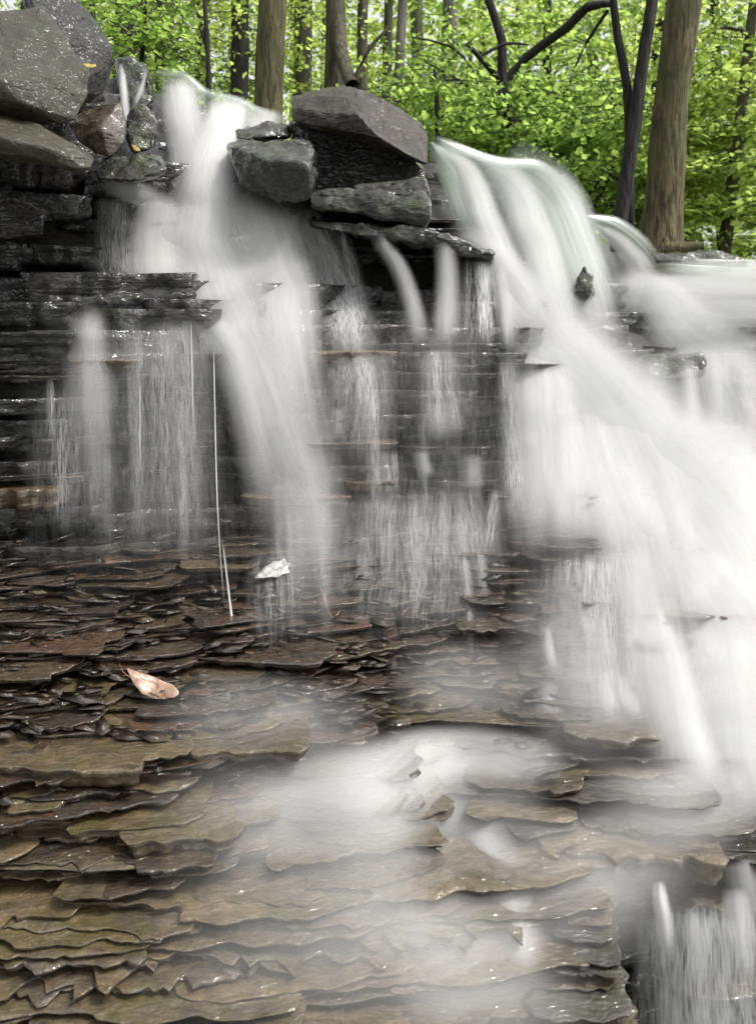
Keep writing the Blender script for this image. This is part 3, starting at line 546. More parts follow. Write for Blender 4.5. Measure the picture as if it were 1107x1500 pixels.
ribbon('middle_veil', W_WHITE, [(700,810,16,.4),(706,850,18,.3),(712,890,18,.1)], off=.07)
ribbon('middle_veil', W_VEIL, [(600,720,150,.25),(600,800,150,.3),(600,880,150,.15),(600,960,140,.05)], off=.10, feather=.9, nl=2)
ribbon('middle_veil', W_VEIL, [(400,800,60,.3),(400,880,56,.22),(402,960,40,.1)], off=.1)
ribbon('middle_veil', W_VEIL, [(745,520,22,.5),(750,620,26,.5),(752,720,28,.5),(754,790,30,.4)], off=.10, nl=2)
# the great fall on the right
ribbon('great_fall', W_GLASS, [(632,205,12,.7,4.46),(670,224,16,.9,4.42),(730,244,16,.9,4.5),(790,250,16,.9,4.56),(830,290,14,.8,4.66),(852,320,12,.7,4.72)], feather=.8)
ribbon('great_fall', W_GLASS, [(628,208,6,.8,4.42),(660,250,34,.7,4.3),(690,320,40,.6,4.16),(720,370,40,.5,4.05)], nl=1, feather=.9)
ribbon('great_fall', W_WHITE, [(640,214,10,.5,4.4),(684,254,24,.9,4.28),(712,320,28,1.0,4.12),(745,410,36,1.1,3.92),(790,510,52,1.2,3.7)], nl=2)
ribbon('great_fall', W_WHITE, [(690,240,20,.3,4.46),(745,270,36,.75,4.36),(780,340,40,.85,4.2),(806,430,44,.9,4.0),(838,520,52,1.1,3.75)], nl=2)
ribbon('great_fall', W_WHITE, [(770,250,24,.3,4.54),(815,276,34,.8,4.46),(842,340,38,.85,4.3),(862,430,40,.85,4.1),(890,520,44,.8,3.9)], nl=2)
ribbon('great_fall', W_GLASS, [(720,246,60,.4,4.48),(780,290,70,.6,4.36),(820,380,76,.6,4.14),(850,470,80,.5,3.95)], feather=.8)
ribbon('great_fall', W_WHITE, [(660,340,30,.2,4.05),(700,360,30,.5,4.0),(760,420,40,.6,3.86),(800,500,50,.6,3.7)])
ribbon('great_fall', W_GLASS, [(858,318,8,.7,4.74),(900,332,16,.8,4.76),(936,360,18,.8,4.8),(962,392,16,.6,4.82)], feather=.8)
ribbon('great_fall', W_WHITE, [(868,330,8,.4,4.7),(900,350,16,.8,4.66),(935,385,22,.8,4.6),(960,420,22,.5,4.5)])
# pale sheet pouring from the right pool
ribbon('pool_sheet', W_GLASS, [(1180,400,24,.8,5.0),(1100,404,26,.9,4.9),(1020,400,22,.8,4.85),(950,392,12,.5,4.85)], feather=.8)
ribbon('pool_sheet', W_WHITE, [(1180,440,60,1.2,4.7),(1080,440,60,1.2,4.6),(990,440,52,1.1,4.5),(910,430,34,.8,4.4),(870,420,20,.5,4.3)], feather=1.0, nl=2)
ribbon('pool_sheet', W_WHITE, [(900,400,20,.5,4.5),(960,440,46,.9,4.4),(1010,490,60,1.1,4.2),(1060,520,60,.9,4.05),(1150,540,50,.9,3.95)], feather=1.0, nl=2)
0 and ribbon('pool_sheet', W_WHITE, [(890,510,16,.9,3.95),(960,506,16,1.1,4.0),(1040,504,14,1.0,4.0),(1150,510,16,1.0,4.0)], feather=.9)
ribbon('pool_sheet', W_WHITE, [(1040,500,90,.4,3.9),(1046,560,96,.35,3.76),(1060,620,104,.4,3.66),(1075,690,110,.6,3.5)], nl=2, feather=.8)
for x0, h_, d_ in ((1004,20,.3),(1046,26,.25),(1090,30,.35),(958,24,.35)):
    ribbon('pool_sheet', W_WHITE, [(x0,522,h_,d_,3.8),(x0+4,580,h_,d_,3.7),(x0+10,670,h_ * 1.3,d_,3.56)])
# white water below it
ribbon('white_apron', W_WHITE, [(780,470,56,.9),(845,560,92,1.2),(905,640,120,1.1),(980,720,130,1.1),(1060,800,130,1.2),(1150,900,120,1.2)], off=.12, nl=2, bulge=.06, feather=1.3)
ribbon('white_apron', W_WHITE, [(900,600,50,.5),(980,640,46,1.0),(1080,660,46,1.2),(1180,680,46,1.2)], off=.12, nl=2)
ribbon('white_apron', W_WHITE, [(1040,660,70,1.0),(1090,740,90,1.4),(1120,830,90,1.4),(1150,900,80,1.2)], off=.13, nl=2)
ribbon('white_apron', W_WHITE, [(790,500,50,.5),(800,600,70,.55),(815,700,88,.5),(830,830,100,.4)], off=.10, nl=2)
ribbon('white_apron', W_WHITE, [(850,600,60,.6),(880,690,80,.7),(920,780,90,.6),(950,840,90,.2)], off=.11, nl=2)
for x0, y0, x1, y1, h_, d_ in ((850,560,905,800,40,.22),(905,600,960,830,46,.24),(960,650,1020,860,46,.26),(1020,690,1070,900,44,.3),(815,530,838,780,36,.2),(1060,740,1095,940,46,.3),(775,520,795,780,28,.2)):
    ribbon('white_apron', W_WHITE, [(x0,y0,h_ * .6,d_ * .3),(x0*.7+x1*.3,y0*.7+y1*.3,h_,d_),((x0+x1)/2,(y0+y1)/2,h_,d_),(x1,y1,h_ * 1.4,d_ * .6)], off=.15, feather=2.4)
ribbon('white_apron', W_WHITE, [(960,800,50,.6),(1020,850,70,1.1),(1070,930,90,1.3),(1095,1030,96,1.2),(1110,1140,100,1.1),(1120,1240,90,.6)], off=.10, nl=3)
ribbon('white_apron', W_WHITE, [(930,900,30,.2),(970,950,44,.6),(1000,1030,54,.8),(1020,1110,60,.8),(1040,1180,70,.7)], off=.09, nl=2)
ribbon('white_apron', W_VEIL, [(900,800,110,.4),(905,880,120,.3),(910,980,120,.22),(920,1080,110,.2)], off=.10, nl=2, feather=.9)
for x0, y0, x1, y1, h_, d_ in ((800,930,812,990,14,.5),(850,880,866,930,18,.5),(925,925,940,980,16,.7),(945,930,965,985,16,.7),(880,990,895,1060,22,.5),(905,1000,935,1060,20,.6),(800,1010,805,1060,26,.35),(960,900,985,960,18,.7)):
    ribbon('white_apron', W_WHITE, [(x0,y0-14,h_ * .8,d_ * .3),((x0*2+x1)/3,(y0*2+y1)/3,h_,d_),(x1,y1,h_ * 1.2,d_ * .4)], off=.07)
ribbon('white_apron', W_WHITE, [(740,440,60,.2),(830,540,120,.4),(930,660,150,.45),(1030,780,160,.45),(1090,920,150,.45),(1120,1080,140,.4),(1130,1240,120,.3)], off=.18, nl=2, bulge=.08)
ribbon('white_apron', W_WHITE, [(960,640,70,.4),(1040,700,100,.8),(1110,800,120,.9),(1150,940,110,.8)], off=.16)
ribbon('white_apron', W_WHITE, [(850,520,70,.2),(890,600,100,.35),(930,700,120,.38),(960,810,130,.3),(975,920,130,.2)], off=.2, feather=2.2)
ribbon('white_apron', W_WHITE, [(930,760,80,.2),(960,850,100,.35),(985,960,100,.35),(1010,1080,100,.35),(1030,1190,90,.2)], off=.16, feather=2.2)
# fine drizzle in front of the whole wall
for x0, d_ in ((110,.03),(230,.03),(350,.03),(470,.05),(590,.07),(700,.08)):
    ribbon('middle_veil', W_VEIL, [(x0,440,105,d_ * .6),(x0+3,520,110,d_),(x0+5,640,112,d_),(x0+8,760,112,d_),(x0+10,860,112,d_ * .6),(x0+12,960,110,d_ * .3)], off=.13, nl=2, feather=.6)
for x0, w0, y0, y1, d_ in ((150,16,520,820,.3),(262,14,560,840,.25),(410,20,640,960,.35),(470,14,700,950,.25),(545,18,560,800,.3),(620,16,600,860,.3)):
    ribbon('middle_veil', W_VEIL, [(x0,y0,w0,d_),(x0+3,(y0+y1)/2,w0,d_),(x0+6,y1,w0,d_)], off=.12)
# splash on the lower shelf
ribbon('splash', W_MIST, [(520,1120,36,.5),(610,1108,46,1.1),(700,1108,50,1.2),(790,1118,40,.9),(850,1140,26,.3)], off=.07, nl=2)
ribbon('splash', W_MIST, [(300,1190,40,.1),(400,1170,54,.35),(520,1148,60,.7),(640,1140,60,.8),(760,1145,46,.5)], off=.06, nl=2)
ribbon('splash', W_MIST, [(240,1240,60,.1),(400,1215,80,.2),(540,1200,90,.28),(700,1200,80,.28)], off=.05)
ribbon('splash', W_WHITE, [(690,1190,46,.4),(712,1240,54,.5),(735,1290,56,.45),(750,1340,44,.6),(765,1400,40,.6),(770,1450,40,.15)], off=.12, nl=2)
ribbon('splash', W_MIST, [(560,1420,140,.15),(700,1400,90,.5),(820,1410,80,.4)], off=.05)
ribbon('splash', W_MIST, [(200,1060,60,.08),(330,1050,70,.25),(470,1060,70,.3),(560,1080,60,.3)], off=.06)
ribbon('splash', W_MIST, [(760,960,120,.3),(860,1000,140,.5),(980,1060,120,.5)], off=.12)
ribbon('splash', W_MIST, [(840,1160,60,.4),(960,1180,70,.7),(1100,1200,70,1.0)], off=.1, nl=2)
ribbon('splash', W_MIST, [(640,1290,110,.25),(780,1300,120,.35),(960,1310,110,.3),(1100,1320,100,.3)], off=.08)
ribbon('splash', W_WHITE, [(1080,1260,30,.4),(1090,1300,34,.6),(1096,1360,38,.5)], off=.08)
for pth in ([(470,1165,50,.3),(600,1170,60,.45),(720,1170,60,.4),(810,1175,40,.2)], [(200,1210,90,.15),(400,1180,100,.3),(620,1160,100,.4),(820,1160,80,.3)], [(200,1290,130,.12),(460,1290,150,.28),(760,1280,140,.35),(900,1290,90,.2)],
            [(160,1410,120,.08),(420,1400,140,.2),(660,1390,150,.32),(860,1400,110,.25)], [(800,1240,80,.3),(900,1260,90,.4),(1020,1270,80,.4)], [(560,1480,90,.15),(740,1470,90,.25),(880,1480,60,.2)], [(740,880,110,.3),(840,920,130,.4),(960,980,120,.4)], [(560,990,60,.15),(680,1000,70,.3),(800,1010,70,.4)]):
    ribbon('splash', W_MIST, pth, off=.10, pe=1, nu=21, feather=.9)
# lower right veil hanging from the last edge
ribbon('corner_veil', W_WHITE, [(964,1290,12,.3,1.99),(966,1312,14,1.0,1.97),(972,1350,18,.6,1.965),(978,1400,20,.25,1.965)])
ribbon('corner_veil', W_VEIL, [(1030,1315,100,.5,1.99),(1032,1350,106,.75,1.98),(1036,1420,112,.55,1.98),(1040,1530,120,.5,1.98),(1042,1800,120,.4,1.98)], nl=2, feather=.8)
ribbon('corner_veil', W_WHITE, [(1010,1330,16,.3,1.97),(1016,1380,18,.5,1.965),(1024,1460,22,.25,1.965)])
ribbon('corner_veil', W_WHITE, [(1075,1300,24,.5,1.97),(1080,1360,28,.6,1.965),(1090,1450,32,.25,1.965)])
INFO = {'upper_left': ('waterfall', 'white cascade pouring over the lip beside the boulder pile'), 'main_left': ('waterfall', 'broad white fan of water falling left of the black hollow'),
 'left_veil': ('waterfall', 'thin drizzling veil hanging from the rounded dark ledge'), 'thread': ('water_thread', 'fine bright threads of water dropping in front of the dark wall'),
 'middle_veil': ('waterfall', 'small stepped trickles down the thin ledges in the middle'), 'great_fall': ('waterfall', 'tall smooth curving fall right of the brown capstone'),
 'pool_sheet': ('stream', 'pale green sheet of water sliding off the upper pool'), 'white_apron': ('waterfall', 'brightest white apron of water under the tall curving fall'),
 'splash': ('splash', 'soft foam and mist spread over the lower rock shelves'), 'corner_veil': ('waterfall', 'grey veil falling from the last shelf edge in the corner')}
roots = {}
for (key, mn), parts in WATER.items():
    Vs, Fs, Fl, Ds, base = [], [], [], [], 0
    for V, (nv, nu), fl, D in parts:
        idx = np.arange(nv * nu).reshape(nv, nu) + base
        Fs.append(np.stack([idx[:-1, :-1], idx[1:, :-1], idx[1:, 1:], idx[:-1, 1:]], -1).reshape(-1, 4)); Vs.append(V); Fl.append(fl); Ds.append(D); base += nv * nu
    me = mesh_np('water', np.vstack(Vs), np.vstack(Fs))
    a = me.attributes.new('flow', 'FLOAT_VECTOR', 'POINT'); a.data.foreach_set('vector', np.vstack(Fl).astype(np.float32).ravel())
    a = me.attributes.new('dens', 'FLOAT', 'POINT'); a.data.foreach_set('value', np.concatenate(Ds).astype(np.float32))
    nm, lb = INFO[key]; mat = bpy.data.materials[mn]
    if key not in roots:
        roots[key] = link(nm, me, mat); roots[key]['kind'] = 'structure'; roots[key]['label'] = lb
    else:
        link({'soft_mist': 'mist', 'thin_streaked_veil': 'veil', 'glassy_green_water': 'glassy_water', 'silky_white_water': 'white_water'}[mn], me, mat, roots[key])
#@@TREES
# ------------------------------------------------------------------ forest
def tube(pts, rads, nseg=10, wob=.06, sd=0):
    """tapered tube through world points"""
    P = [Vector(p) for p in pts]
    # resample
    dense, rr = [], []
    for i in range(len(P) - 1):
        p0 = P[max(i - 1, 0)]; p1 = P[i]; p2 = P[i + 1]; p3 = P[min(i + 2, len(P) - 1)]
        n_ = max(2, min(14, int((p2 - p1).length / .12)))
        for j in range(n_):
            t = j / n_; dense.append(.5 * ((2 * p1) + (p2 - p0) * t + (2 * p0 - 5 * p1 + 4 * p2 - p3) * t * t + (3 * p1 - p0 - 3 * p2 + p3) * t ** 3)); rr.append(rads[i] * (1 - t) + rads[i + 1] * t)
    dense.append(P[-1]); rr.append(rads[-1])
    V, F = [], []
    for i, (p_, r_) in enumerate(zip(dense, rr)):
        tg = (dense[min(i + 1, len(dense) - 1)] - dense[max(i - 1, 0)]).normalized(); a = tg.orthogonal().normalized() if abs(tg.z) < .9 else tg.cross(Vector((0, 1, 0))).normalized(); b = tg.cross(a)
        for q in range(nseg):
            an = 2 * math.pi * q / nseg; d = a * math.cos(an) + b * math.sin(an)
            V.append(p_ + d * r_ * (1 + wob * mnoise.noise(Vector((math.cos(an) * 2 + sd, math.sin(an) * 2, p_.z * 2.5)))))
    n_ = len(dense)
    for i in range(n_ - 1):
        for q in range(nseg):
            F.append((i * nseg + q, i * nseg + (q + 1) % nseg, (i + 1) * nseg + (q + 1) % nseg, (i + 1) * nseg + q))
    return np.array([tuple(v) for v in V]), np.array(F)
def join(parts):
    Vs, Fs, b = [], [], 0
    for V, F in parts: Vs.append(V); Fs.append(F + b); b += len(V)
    return mesh_np('m', np.vstack(Vs), np.vstack(Fs))
def leaves(centers, radius_twig, n_leaf, size, rng, tilt=.5):
    """sprays of folded leaves round the given twig centres: (mesh with tone attribute, twig segments)"""
    C = np.asarray(centers); m = len(C); az = rng.uniform(0, 2 * np.pi, m); dr = np.stack([np.cos(az), np.sin(az), rng.normal(-.1, .25, m)], -1); dr /= np.linalg.norm(dr, axis=1, keepdims=True)
    L = radius_twig * rng.uniform(.7, 1.3, m)
    t = rng.uniform(-.5, .5, (m, n_leaf)); side = np.where(rng.random((m, n_leaf)) < .5, -1., 1.)
    up = np.array([0, 0, 1.]); pr = np.cross(dr, up); pr /= np.linalg.norm(pr, axis=1, keepdims=True)
    base = C[:, None] + dr[:, None] * (t * L[:, None])[..., None] + rng.normal(0, .025, (m, n_leaf, 3))
    ld = pr[:, None] * side[..., None] * .9 + dr[:, None] * .6 + rng.normal(0, .3, (m, n_leaf, 3)); ld[..., 2] -= .25
    ld /= np.linalg.norm(ld, axis=2, keepdims=True)
    nrm = up + rng.normal(0, tilt, (m, n_leaf, 3)); nrm -= ld * (nrm * ld).sum(-1, keepdims=True); nrm /= np.linalg.norm(nrm, axis=2, keepdims=True)
    sd = np.cross(nrm, ld); s = size * rng.uniform(.5, 1.5, (m, n_leaf))[..., None]
    base, ld, nrm, sd, s = [a.reshape(-1, a.shape[-1]) for a in (base, ld, nrm, sd, s)]
    w_ = .34
    v0 = base; v1 = base + s * (.35 * ld + w_ * sd + .05 * nrm); v2 = base + s * (.72 * ld + w_ * .72 * sd + .04 * nrm); v3 = base + s * ld - s * .06 * nrm
    v4 = base + s * (.72 * ld - w_ * .72 * sd + .04 * nrm); v5 = base + s * (.35 * ld - w_ * sd + .05 * nrm)
    V = np.stack([v0, v1, v2, v3, v4, v5], 1).reshape(-1, 3); b = np.arange(len(base))[:, None] * 6
    F = np.concatenate([b + np.array([[0, 1, 2, 3]]), b + np.array([[0, 3, 4, 5]])], 1).reshape(-1, 4)
    me = mesh_np('crown', V, F); me.attributes.new('tone', 'FLOAT', 'FACE').data.foreach_set('value', np.repeat(np.clip(rng.normal(.5, .25, len(base)), 0, 1), 2).astype(np.float32))
    a = C - dr * (L * .55)[:, None]; e = C + dr * (L * .55)[:, None]
    return me, (a, e)
def twig_mesh(a, e, r=.004):
    m = len(a); d = e - a; pr = np.cross(d, [0, 0, 1.]); pr /= np.linalg.norm(pr, axis=1, keepdims=True) + 1e-9; up = np.cross(pr, d); up /= np.linalg.norm(up, axis=1, keepdims=True) + 1e-9
    ring = [(1, 0), (-.5, .87), (-.5, -.87)]
    V = np.stack([a + r * (x * pr + y * up) for x, y in ring] + [e + r * .4 * (x * pr + y * up) for x, y in ring], 1).reshape(-1, 3); b = np.arange(m)[:, None] * 6
    F = np.concatenate([b + np.array([[0, 1, 4, 3]]), b + np.array([[1, 2, 5, 4]]), b + np.array([[2, 0, 3, 5]])], 1).reshape(-1, 4); return mesh_np('twigs', V, F)
TREES = []
def tree(name, label, cat, trunk, bark, limbs=(), crown=None, leafm=None, group=None, seed_=1):
    """trunk / limbs: lists of (px, py, depth, radius); crown: list of (centre px, py, depth, rx, ry, rz, sprays)"""
    rng = np.random.default_rng(seed_)
    tp = [at(p[0], p[1], p[2]) for p in trunk]; tr = [p[3] for p in trunk]
    b = tp[0]; gz = float(ground(b.x, b.y)) - .08
    if b.z > gz + .02:   # carry the foot down to the forest floor
        dirn = (tp[0] - tp[1]).normalized(); k_ = (b.z - gz) / max(.3, -dirn.z); foot = b + dirn * k_; foot.z = gz; tp = [foot] + tp; tr = [tr[0] * 1.25] + tr
    root = empty(name, tp[0]); tag(root, label, cat, group)
    V, F = tube(tp, tr, 14, .1, seed_); put('trunk', mesh_np('trunk', V, F), bark, root)
    for lb in limbs:
        V, F = tube([at(p[0], p[1], p[2]) for p in lb], [p[3] for p in lb], 8, .12, seed_ + 3); put('limb', mesh_np('limb', V, F), bark, root)
    if crown:
        cs = []
        for px, py, d, rx, ry, rz, n_ in crown:
            c = np.array(at(px, py, d)); u = rng.normal(size=(n_, 3)); u /= np.linalg.norm(u, axis=1, keepdims=True); u *= rng.random((n_, 1)) ** (1 / 2.4)
            q = c + u * np.array([rx, ry, rz]); q[:, 2] = np.round(q[:, 2] / .28) * .28 * .6 + q[:, 2] * .4
            q = q[q[:, 2] > ground(q[:, 0], q[:, 1]) + .05]; cs.append(q)
        cs = np.vstack(cs); far = crown[0][2]
        me, (a, e) = leaves(cs, .5 if far < 14 else .8, 18 if far < 14 else 16, .052 if far < 14 else .088, rng, .7)
        put('crown', me, leafm, root)
        if far < 13:
            t_ = put('twigs', twig_mesh(a, e), B_DARK, root); t_['kind'] = 'stuff'
    return root
# trunks one can tell apart
tree('tree', 'thick ridged brown trunk leaning right beside the upper pool', 'tree', [(966,368,6.2,.15),(972,300,6.2,.118),(982,150,6.2,.104),(1002,0,6.2,.10),(1030,-200,6.3,.095),(1050,-420,6.5,.09)], B_OAK, [[(960,372,6.15,.10),(1000,366,6.05,.05),(1030,362,6.0,.03)]], seed_=1)
tree('tree', 'stout smooth grey-brown trunk behind the upper cascade', 'tree', [(393,160,7.2,.10),(396,60,7.2,.098),(400,0,7.2,.095),(410,-250,7.3,.08),(415,-500,7.4,.06)], B_OAK, seed_=2)
tree('tree', 'dark straight trunk left of the upper cascade', 'tree', [(244,120,8,.085),(241,40,8,.08),(240,0,8,.08),(232,-300,8.1,.06)], B_MID, seed_=3)
tree('tree', 'slim grey trunk nearest the boulder pile', 'tree', [(180,110,9,.08),(183,0,9,.075),(186,-300,9,.06)], B_DARK, seed_=4)
tree('tree', 'pale brown trunk between two dark trunks by the boulder pile', 'tree', [(202,110,10,.075),(203,0,10,.07),(206,-300,10,.06)], B_MID, seed_=5)
tree('sapling', 'thin black sapling stem rising from the cascade lip', 'sapling', [(306,140,6.6,.018),(305,90,6.6,.016),(300,0,6.6,.014),(296,-100,6.6,.01)], B_DARK, [[(305,80,6.6,.01),(296,50,6.6,.007),(292,40,6.6,.004)]], seed_=6)
tree('tree', 'dark forked trunk behind the brown capstone', 'tree', [(490,150,7.6,.085),(492,60,7.6,.075),(491,0,7.6,.07),(488,-250,7.7,.05)], B_MID, [[(496,20,7.6,.05),(500,80,7.4,.05),(516,125,7.2,.05)], [(520,118,7.2,.02),(535,80,7.2,.018),(550,60,7.2,.014),(570,40,7.2,.01)]], seed_=7)
tree('tree', 'slim dim trunk just right of the forked trunk', 'tree', [(530,150,11,.06),(531,0,11,.055),(532,-250,11,.05)], B_MID, seed_=8)
tree('tree', 'slim pale grey trunk above the capstone', 'tree', [(581,160,9,.045),(584,100,9,.042),(590,0,9,.04),(600,-250,9,.03)], B_GREY, seed_=9)
tree('tree', 'pale broad trunk deep in the leaves above the great fall', 'tree', [(655,200,12,.10),(657,100,12,.095),(660,0,12,.09),(664,-200,12,.08)], B_GREY, seed_=10)
tree('tree', 'crooked dark leaning trunk left of the thick brown trunk', 'tree', [(908,325,5.9,.045),(920,240,5.9,.042),(930,170,5.9,.04),(945,60,5.9,.034),(955,0,5.9,.032),(975,-200,6,.02)], B_DARK, [[(924,330,5.95,.022),(922,250,5.95,.025),(918,130,5.95,.026),(905,60,5.95,.024),(898,0,5.95,.022),(885,-120,6,.015)]], seed_=11)
tree('understory_tree', 'many-limbed understory tree with arching black limbs above the great fall', 'tree', [(770,245,8.0,.05),(752,190,8.0,.045),(735,120,8,.04),(735,60,8,.035),(715,0,8,.03),(700,-60,8,.02)], B_DARK,
     [[(735,125,8,.03),(770,85,8,.035),(830,40,7.8,.035),(860,10,7.7,.035),(900,5,7.6,.02)], [(732,118,8,.025),(712,95,7.9,.022),(684,64,7.8,.018)], [(700,135,7.9,.012),(690,100,7.8,.013),(660,68,7.7,.010),(602,54,7.7,.006)], [(700,140,7.9,.011),(660,110,7.8,.009),(620,90,7.7,.005)], [(706,82,7.9,.014),(740,64,7.9,.013),(775,66,7.9,.006)], [(842,98,7.8,.008),(860,60,7.8,.012),(890,15,7.7,.014)], [(770,245,8,.02),(785,190,8,.016),(790,170,8,.01)]],
     [(760,150,8.9,1.2,.8,.9,300), (690,190,8.7,.8,.6,.4,170), (830,210,8.8,.8,.6,.6,230), (770,200,8.0,.8,.4,.25,90)], L_A, seed_=12)
tree('understory_tree', 'low leafy branches arching beside the thick brown trunk', 'tree', [(860,330,7.4,.03),(880,280,7.4,.02),(900,240,7.4,.012)], B_DARK, [[(855,300,7.3,.01),(880,262,7.3,.012),(930,268,7.2,.006)], [(850,310,7.3,.01),(890,300,7.3,.01),(935,308,7.2,.006)]], [(870,230,7.6,.7,.7,.55,170), (880,310,7.8,.6,.7,.3,110)], L_A, seed_=13)
tree('understory_tree', 'leafy tree with bare dark twigs at the right of the thick trunk', 'tree', [(1060,365,7.5,.05),(1075,250,7.5,.045),(1090,120,7.5,.04),(1110,-60,7.5,.03)], B_MID, [[(1100,50,7.4,.012),(1060,40,7.4,.012),(1025,62,7.4,.006)], [(1100,200,7.4,.012),(1075,215,7.4,.010),(1040,228,7.4,.005)], [(1085,190,7.4,.012),(1062,230,7.4,.008)]],
     [(1075,120,7.8,.9,.9,.9,240), (1080,280,7.6,.8,.8,.5,200), (1020,210,8.2,.5,.7,.6,110)], L_B, seed_=14)
tree('understory_tree', 'sapling with pale leaves between the boulder pile and dark trunk', 'tree', [(205,120,7.4,.02),(210,60,7.4,.016),(214,0,7.4,.01)], B_DARK, (), [(206,60,7.4,.42,.6,.5,90)], L_A, seed_=15)
tree('understory_tree', 'leafy sapling in front of the slim pale grey trunk', 'tree', [(640,200,7.4,.02),(640,150,7.4,.018),(636,100,7.4,.01)], B_DARK, (), [(640,165,7.6,.6,.6,.35,90)], L_A, seed_=16)
# trees deeper in the wood
spots = [(120,11),(290,12),(350,10),(440,11.5),(560,13),(620,15),(700,16),(800,14),(880,17),(960,13),(1060,15),(1160,12),(30,14),(200,16),(470,18),(760,21),(1010,21),(330,22),(590,24),(900,25),(1120,25),(80,24),(220,28),(430,28),(690,30),(1000,33),(820,36),(530,36),(300,36)]
WHERE = ['slender trunk behind the top of the dark grey boulder', 'slender trunk right behind the thin black sapling stem', 'slender trunk between the black sapling stem and the stout trunk', 'slender trunk between the stout trunk and the forked trunk',
 'slender trunk between the slim dim trunk and the slim pale grey trunk', 'slender trunk between the slim pale grey trunk and the pale broad trunk', 'slender trunk far behind the arching black limbs', 'leafy tree over the crest of the great fall, beyond the arching limbs',
 'slender tree far behind the crooked leaning trunk', 'leafy tree between the crooked leaning trunk and the thick brown trunk', 'leafy tree behind the bare twigs beyond the thick brown trunk', 'bright leafy tree at the very edge beyond the thick brown trunk',
 'leafy tree mostly hidden behind the boulder pile', 'slender tree far behind the two trunks by the boulder pile']
for i, (px, d) in enumerate(spots):
    g_ = float(ground(float(ray(px, 200)[0] * d), d)); py0 = 480 - g_ / d * FPX * 1.02
    r_ = random.uniform(.05, .14); lean = random.uniform(-20, 20)
    near = d < 18; s = 1.0 if near else 1.5
    cr = [(px, py0 - 1441 * 1.6 / d, d, 1.3 * s, 1.2 * s, 1.2 * s, 140), (px + lean, py0 - 1441 * 4.0 / d, d, 1.7 * s, 1.5 * s, 1.6 * s, 160)]
    tree('forest_tree', WHERE[i] if i < 14 else 'hazy slim tree in the farthest sunlit leaves of the wood', 'tree', [(px, py0, d, r_), (px + lean * .4, py0 - 1441 * 2 / d, d, r_ * .9), (px + lean, py0 - 1441 * 5 / d, d, r_ * .7), (px + lean * 1.3, py0 - 1441 * 8 / d, d, r_ * .3)], random.choice([B_MID, B_GREY, B_DARK, B_MID]), (), cr, random.choice([L_A, L_B, L_B, L_C] if near else [L_B, L_B, L_A]), 'trees deep in the wood', 40 + i)
#@@LEAVES
# ------------------------------------------------------------------ fallen leaves and twigs
def leafmat(name, cols, rough=.25):
    k = N(name); tc = k.n('ShaderNodeTexCoord'); q = k.noise(tc.outputs['Object'], 45, 5); ra = k.n('ShaderNodeValToRGB'); k.l(q, ra.inputs[0])
    ra.color_ramp.elements[0].position = .35; ra.color_ramp.elements[1].position = .65; ra.color_ramp.elements[0].color = c4(*cols[0]); ra.color_ramp.elements[1].color = c4(*cols[1])
    p = k.n('ShaderNodeBsdfPrincipled'); k.l(ra.outputs[0], p.inputs['Base Color']); p.inputs['Roughness'].default_value = rough; p.inputs['Coat Weight'].default_value = .6
    bp = k.n('ShaderNodeBump'); bp.inputs['Strength'].default_value = .6; bp.inputs['Distance'].default_value = .004; k.l(k.noise(tc.outputs['Object'], 120, 3), bp.inputs['Height']); k.l(bp.outputs[0], p.inputs['Normal'])
    k.l(p.outputs[0], k.out.inputs[0]); return k.m
F_PALE = leafmat('pale_wet_leaf', ((.22, .21, .19), (.50, .49, .47)))
F_PINK = leafmat('pinkish_brown_leaf', ((.16, .07, .04), (.42, .28, .20)))
F_RUST = leafmat('rust_leaf', ((.20, .07, .03), (.32, .13, .05)))
F_YEL = leafmat('yellow_leaf', ((.35, .22, .04), (.5, .4, .06)))
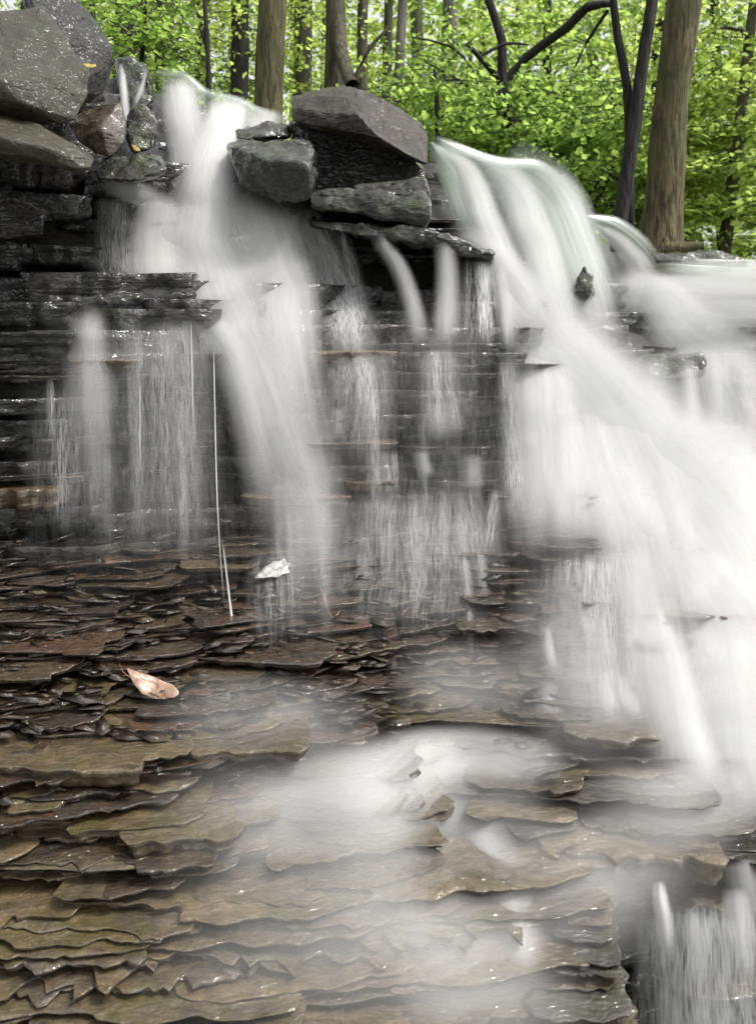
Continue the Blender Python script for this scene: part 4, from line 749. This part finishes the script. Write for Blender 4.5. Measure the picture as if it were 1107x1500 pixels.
def fallen(label, outline, mat, px, py, d, size, rx, rz, stem=None, curl=.25):
    """a real leaf: outline in the leaf's plane, cupped, with a little thickness"""
    bm = bmesh.new(); n_ = len(outline); rings = []
    for s in (1.0, .62, .28):
        rings.append([bm.verts.new((x * s * size, y * s * size, (curl * (x * x + y * y) * s * s * (1 if y > -.9 else .5) + .06 * math.sin(x * 9 + y * 7) * s) * size)) for x, y in outline])
    ce = bm.verts.new((0, 0, 0))
    for a, b in zip(rings[:-1], rings[1:]):
        for i in range(n_): bm.faces.new((a[i], a[(i + 1) % n_], b[(i + 1) % n_], b[i]))
    for i in range(n_): bm.faces.new((rings[-1][i], rings[-1][(i + 1) % n_], ce))
    bm.normal_update(); bmesh.ops.solidify(bm, geom=bm.faces[:], thickness=.0006)
    me = bpy.data.meshes.new('fallen_leaf'); bm.to_mesh(me); bm.free()
    o = link('fallen_leaf', me, mat); o.location = at(px, py, d); o.rotation_euler = (Matrix.Rotation(rx, 3, 'X') @ Matrix.Rotation(rz, 3, 'Z')).to_euler(); tag(o, label, 'leaf')
    if stem:
        V, F = tube([Vector(p) * size for p in stem], [.0012] * len(stem), 6); link('stem', mesh_np('stem', V, F), F_RUST, o)
    return o
maple = [(0,1),(.15,.62),(.5,.85),(.48,.5),(.95,.45),(.7,.15),(1.0,-.1),(.55,-.25),(.3,-.7),(.05,-.5),(-.3,-.75),(-.5,-.3),(-1.0,-.2),(-.72,.1),(-.95,.4),(-.5,.42),(-.5,.85),(-.15,.6)]
oval = [(0,1.3),(.28,.9),(.46,.4),(.48,-.1),(.38,-.6),(.15,-1.0),(0,-1.1),(-.15,-1.0),(-.38,-.6),(-.48,-.1),(-.46,.4),(-.28,.9)]
pale = [(.1,.75),(.35,.62),(.7,.85),(.78,.5),(1.05,.35),(.8,.0),(.9,-.35),(.55,-.4),(.2,-.55),(-.3,-.5),(-.75,-.62),(-1.25,-.55),(-.95,-.2),(-.7,.1),(-.55,.4),(-.2,.5)]
fallen('pale crumpled lobed leaf draped over a dark ledge lip', pale, F_PALE, 402, 836, float(hit(402, 836, .14)), .052, .6, .15, curl=.1)
fallen('pinkish brown curled leaf with a stem lying on the slate bank', oval, F_PINK, 230, 1012, float(hit(230, 1012, .06)), .062, .55, 1.2, [(0,1.2,.3),(.05,1.6,.5),(.2,1.8,.8)], .55)
fallen('tiny orange yellow leaf caught on the dark boulder', oval, F_YEL, 133, 97, 3.03, .016, .9, 1.5)
fallen('small rust leaf hanging by the thin trickle ledges', oval, F_RUST, 598, 832, float(hit(598, 832, .05)), .022, 1.3, .1)
fallen('small yellow-green leaf on the glossy black rock', oval, F_YEL, 200, 218, 3.6, .016, 1.0, .9)
tw = [((590,880),(598,832),(600,800)),((586,900),(612,880),(622,872)),((470,860),(486,905),(500,890))]
for (a, b, c_), lb in zip(tw, ('thin reddish twig standing by the rust leaf', 'thin bent twig lying across the small slates', 'hooked grass stem on the slates in the misty middle')):
    P_ = [at(q[0], q[1], float(hit(q[0], q[1], .03))) for q in (a, b, c_)]
    V, F = tube(P_, [.0022, .002, .0012], 6); o = link('twig', mesh_np('twig', V, F), F_RUST); tag(o, lb, 'twig')
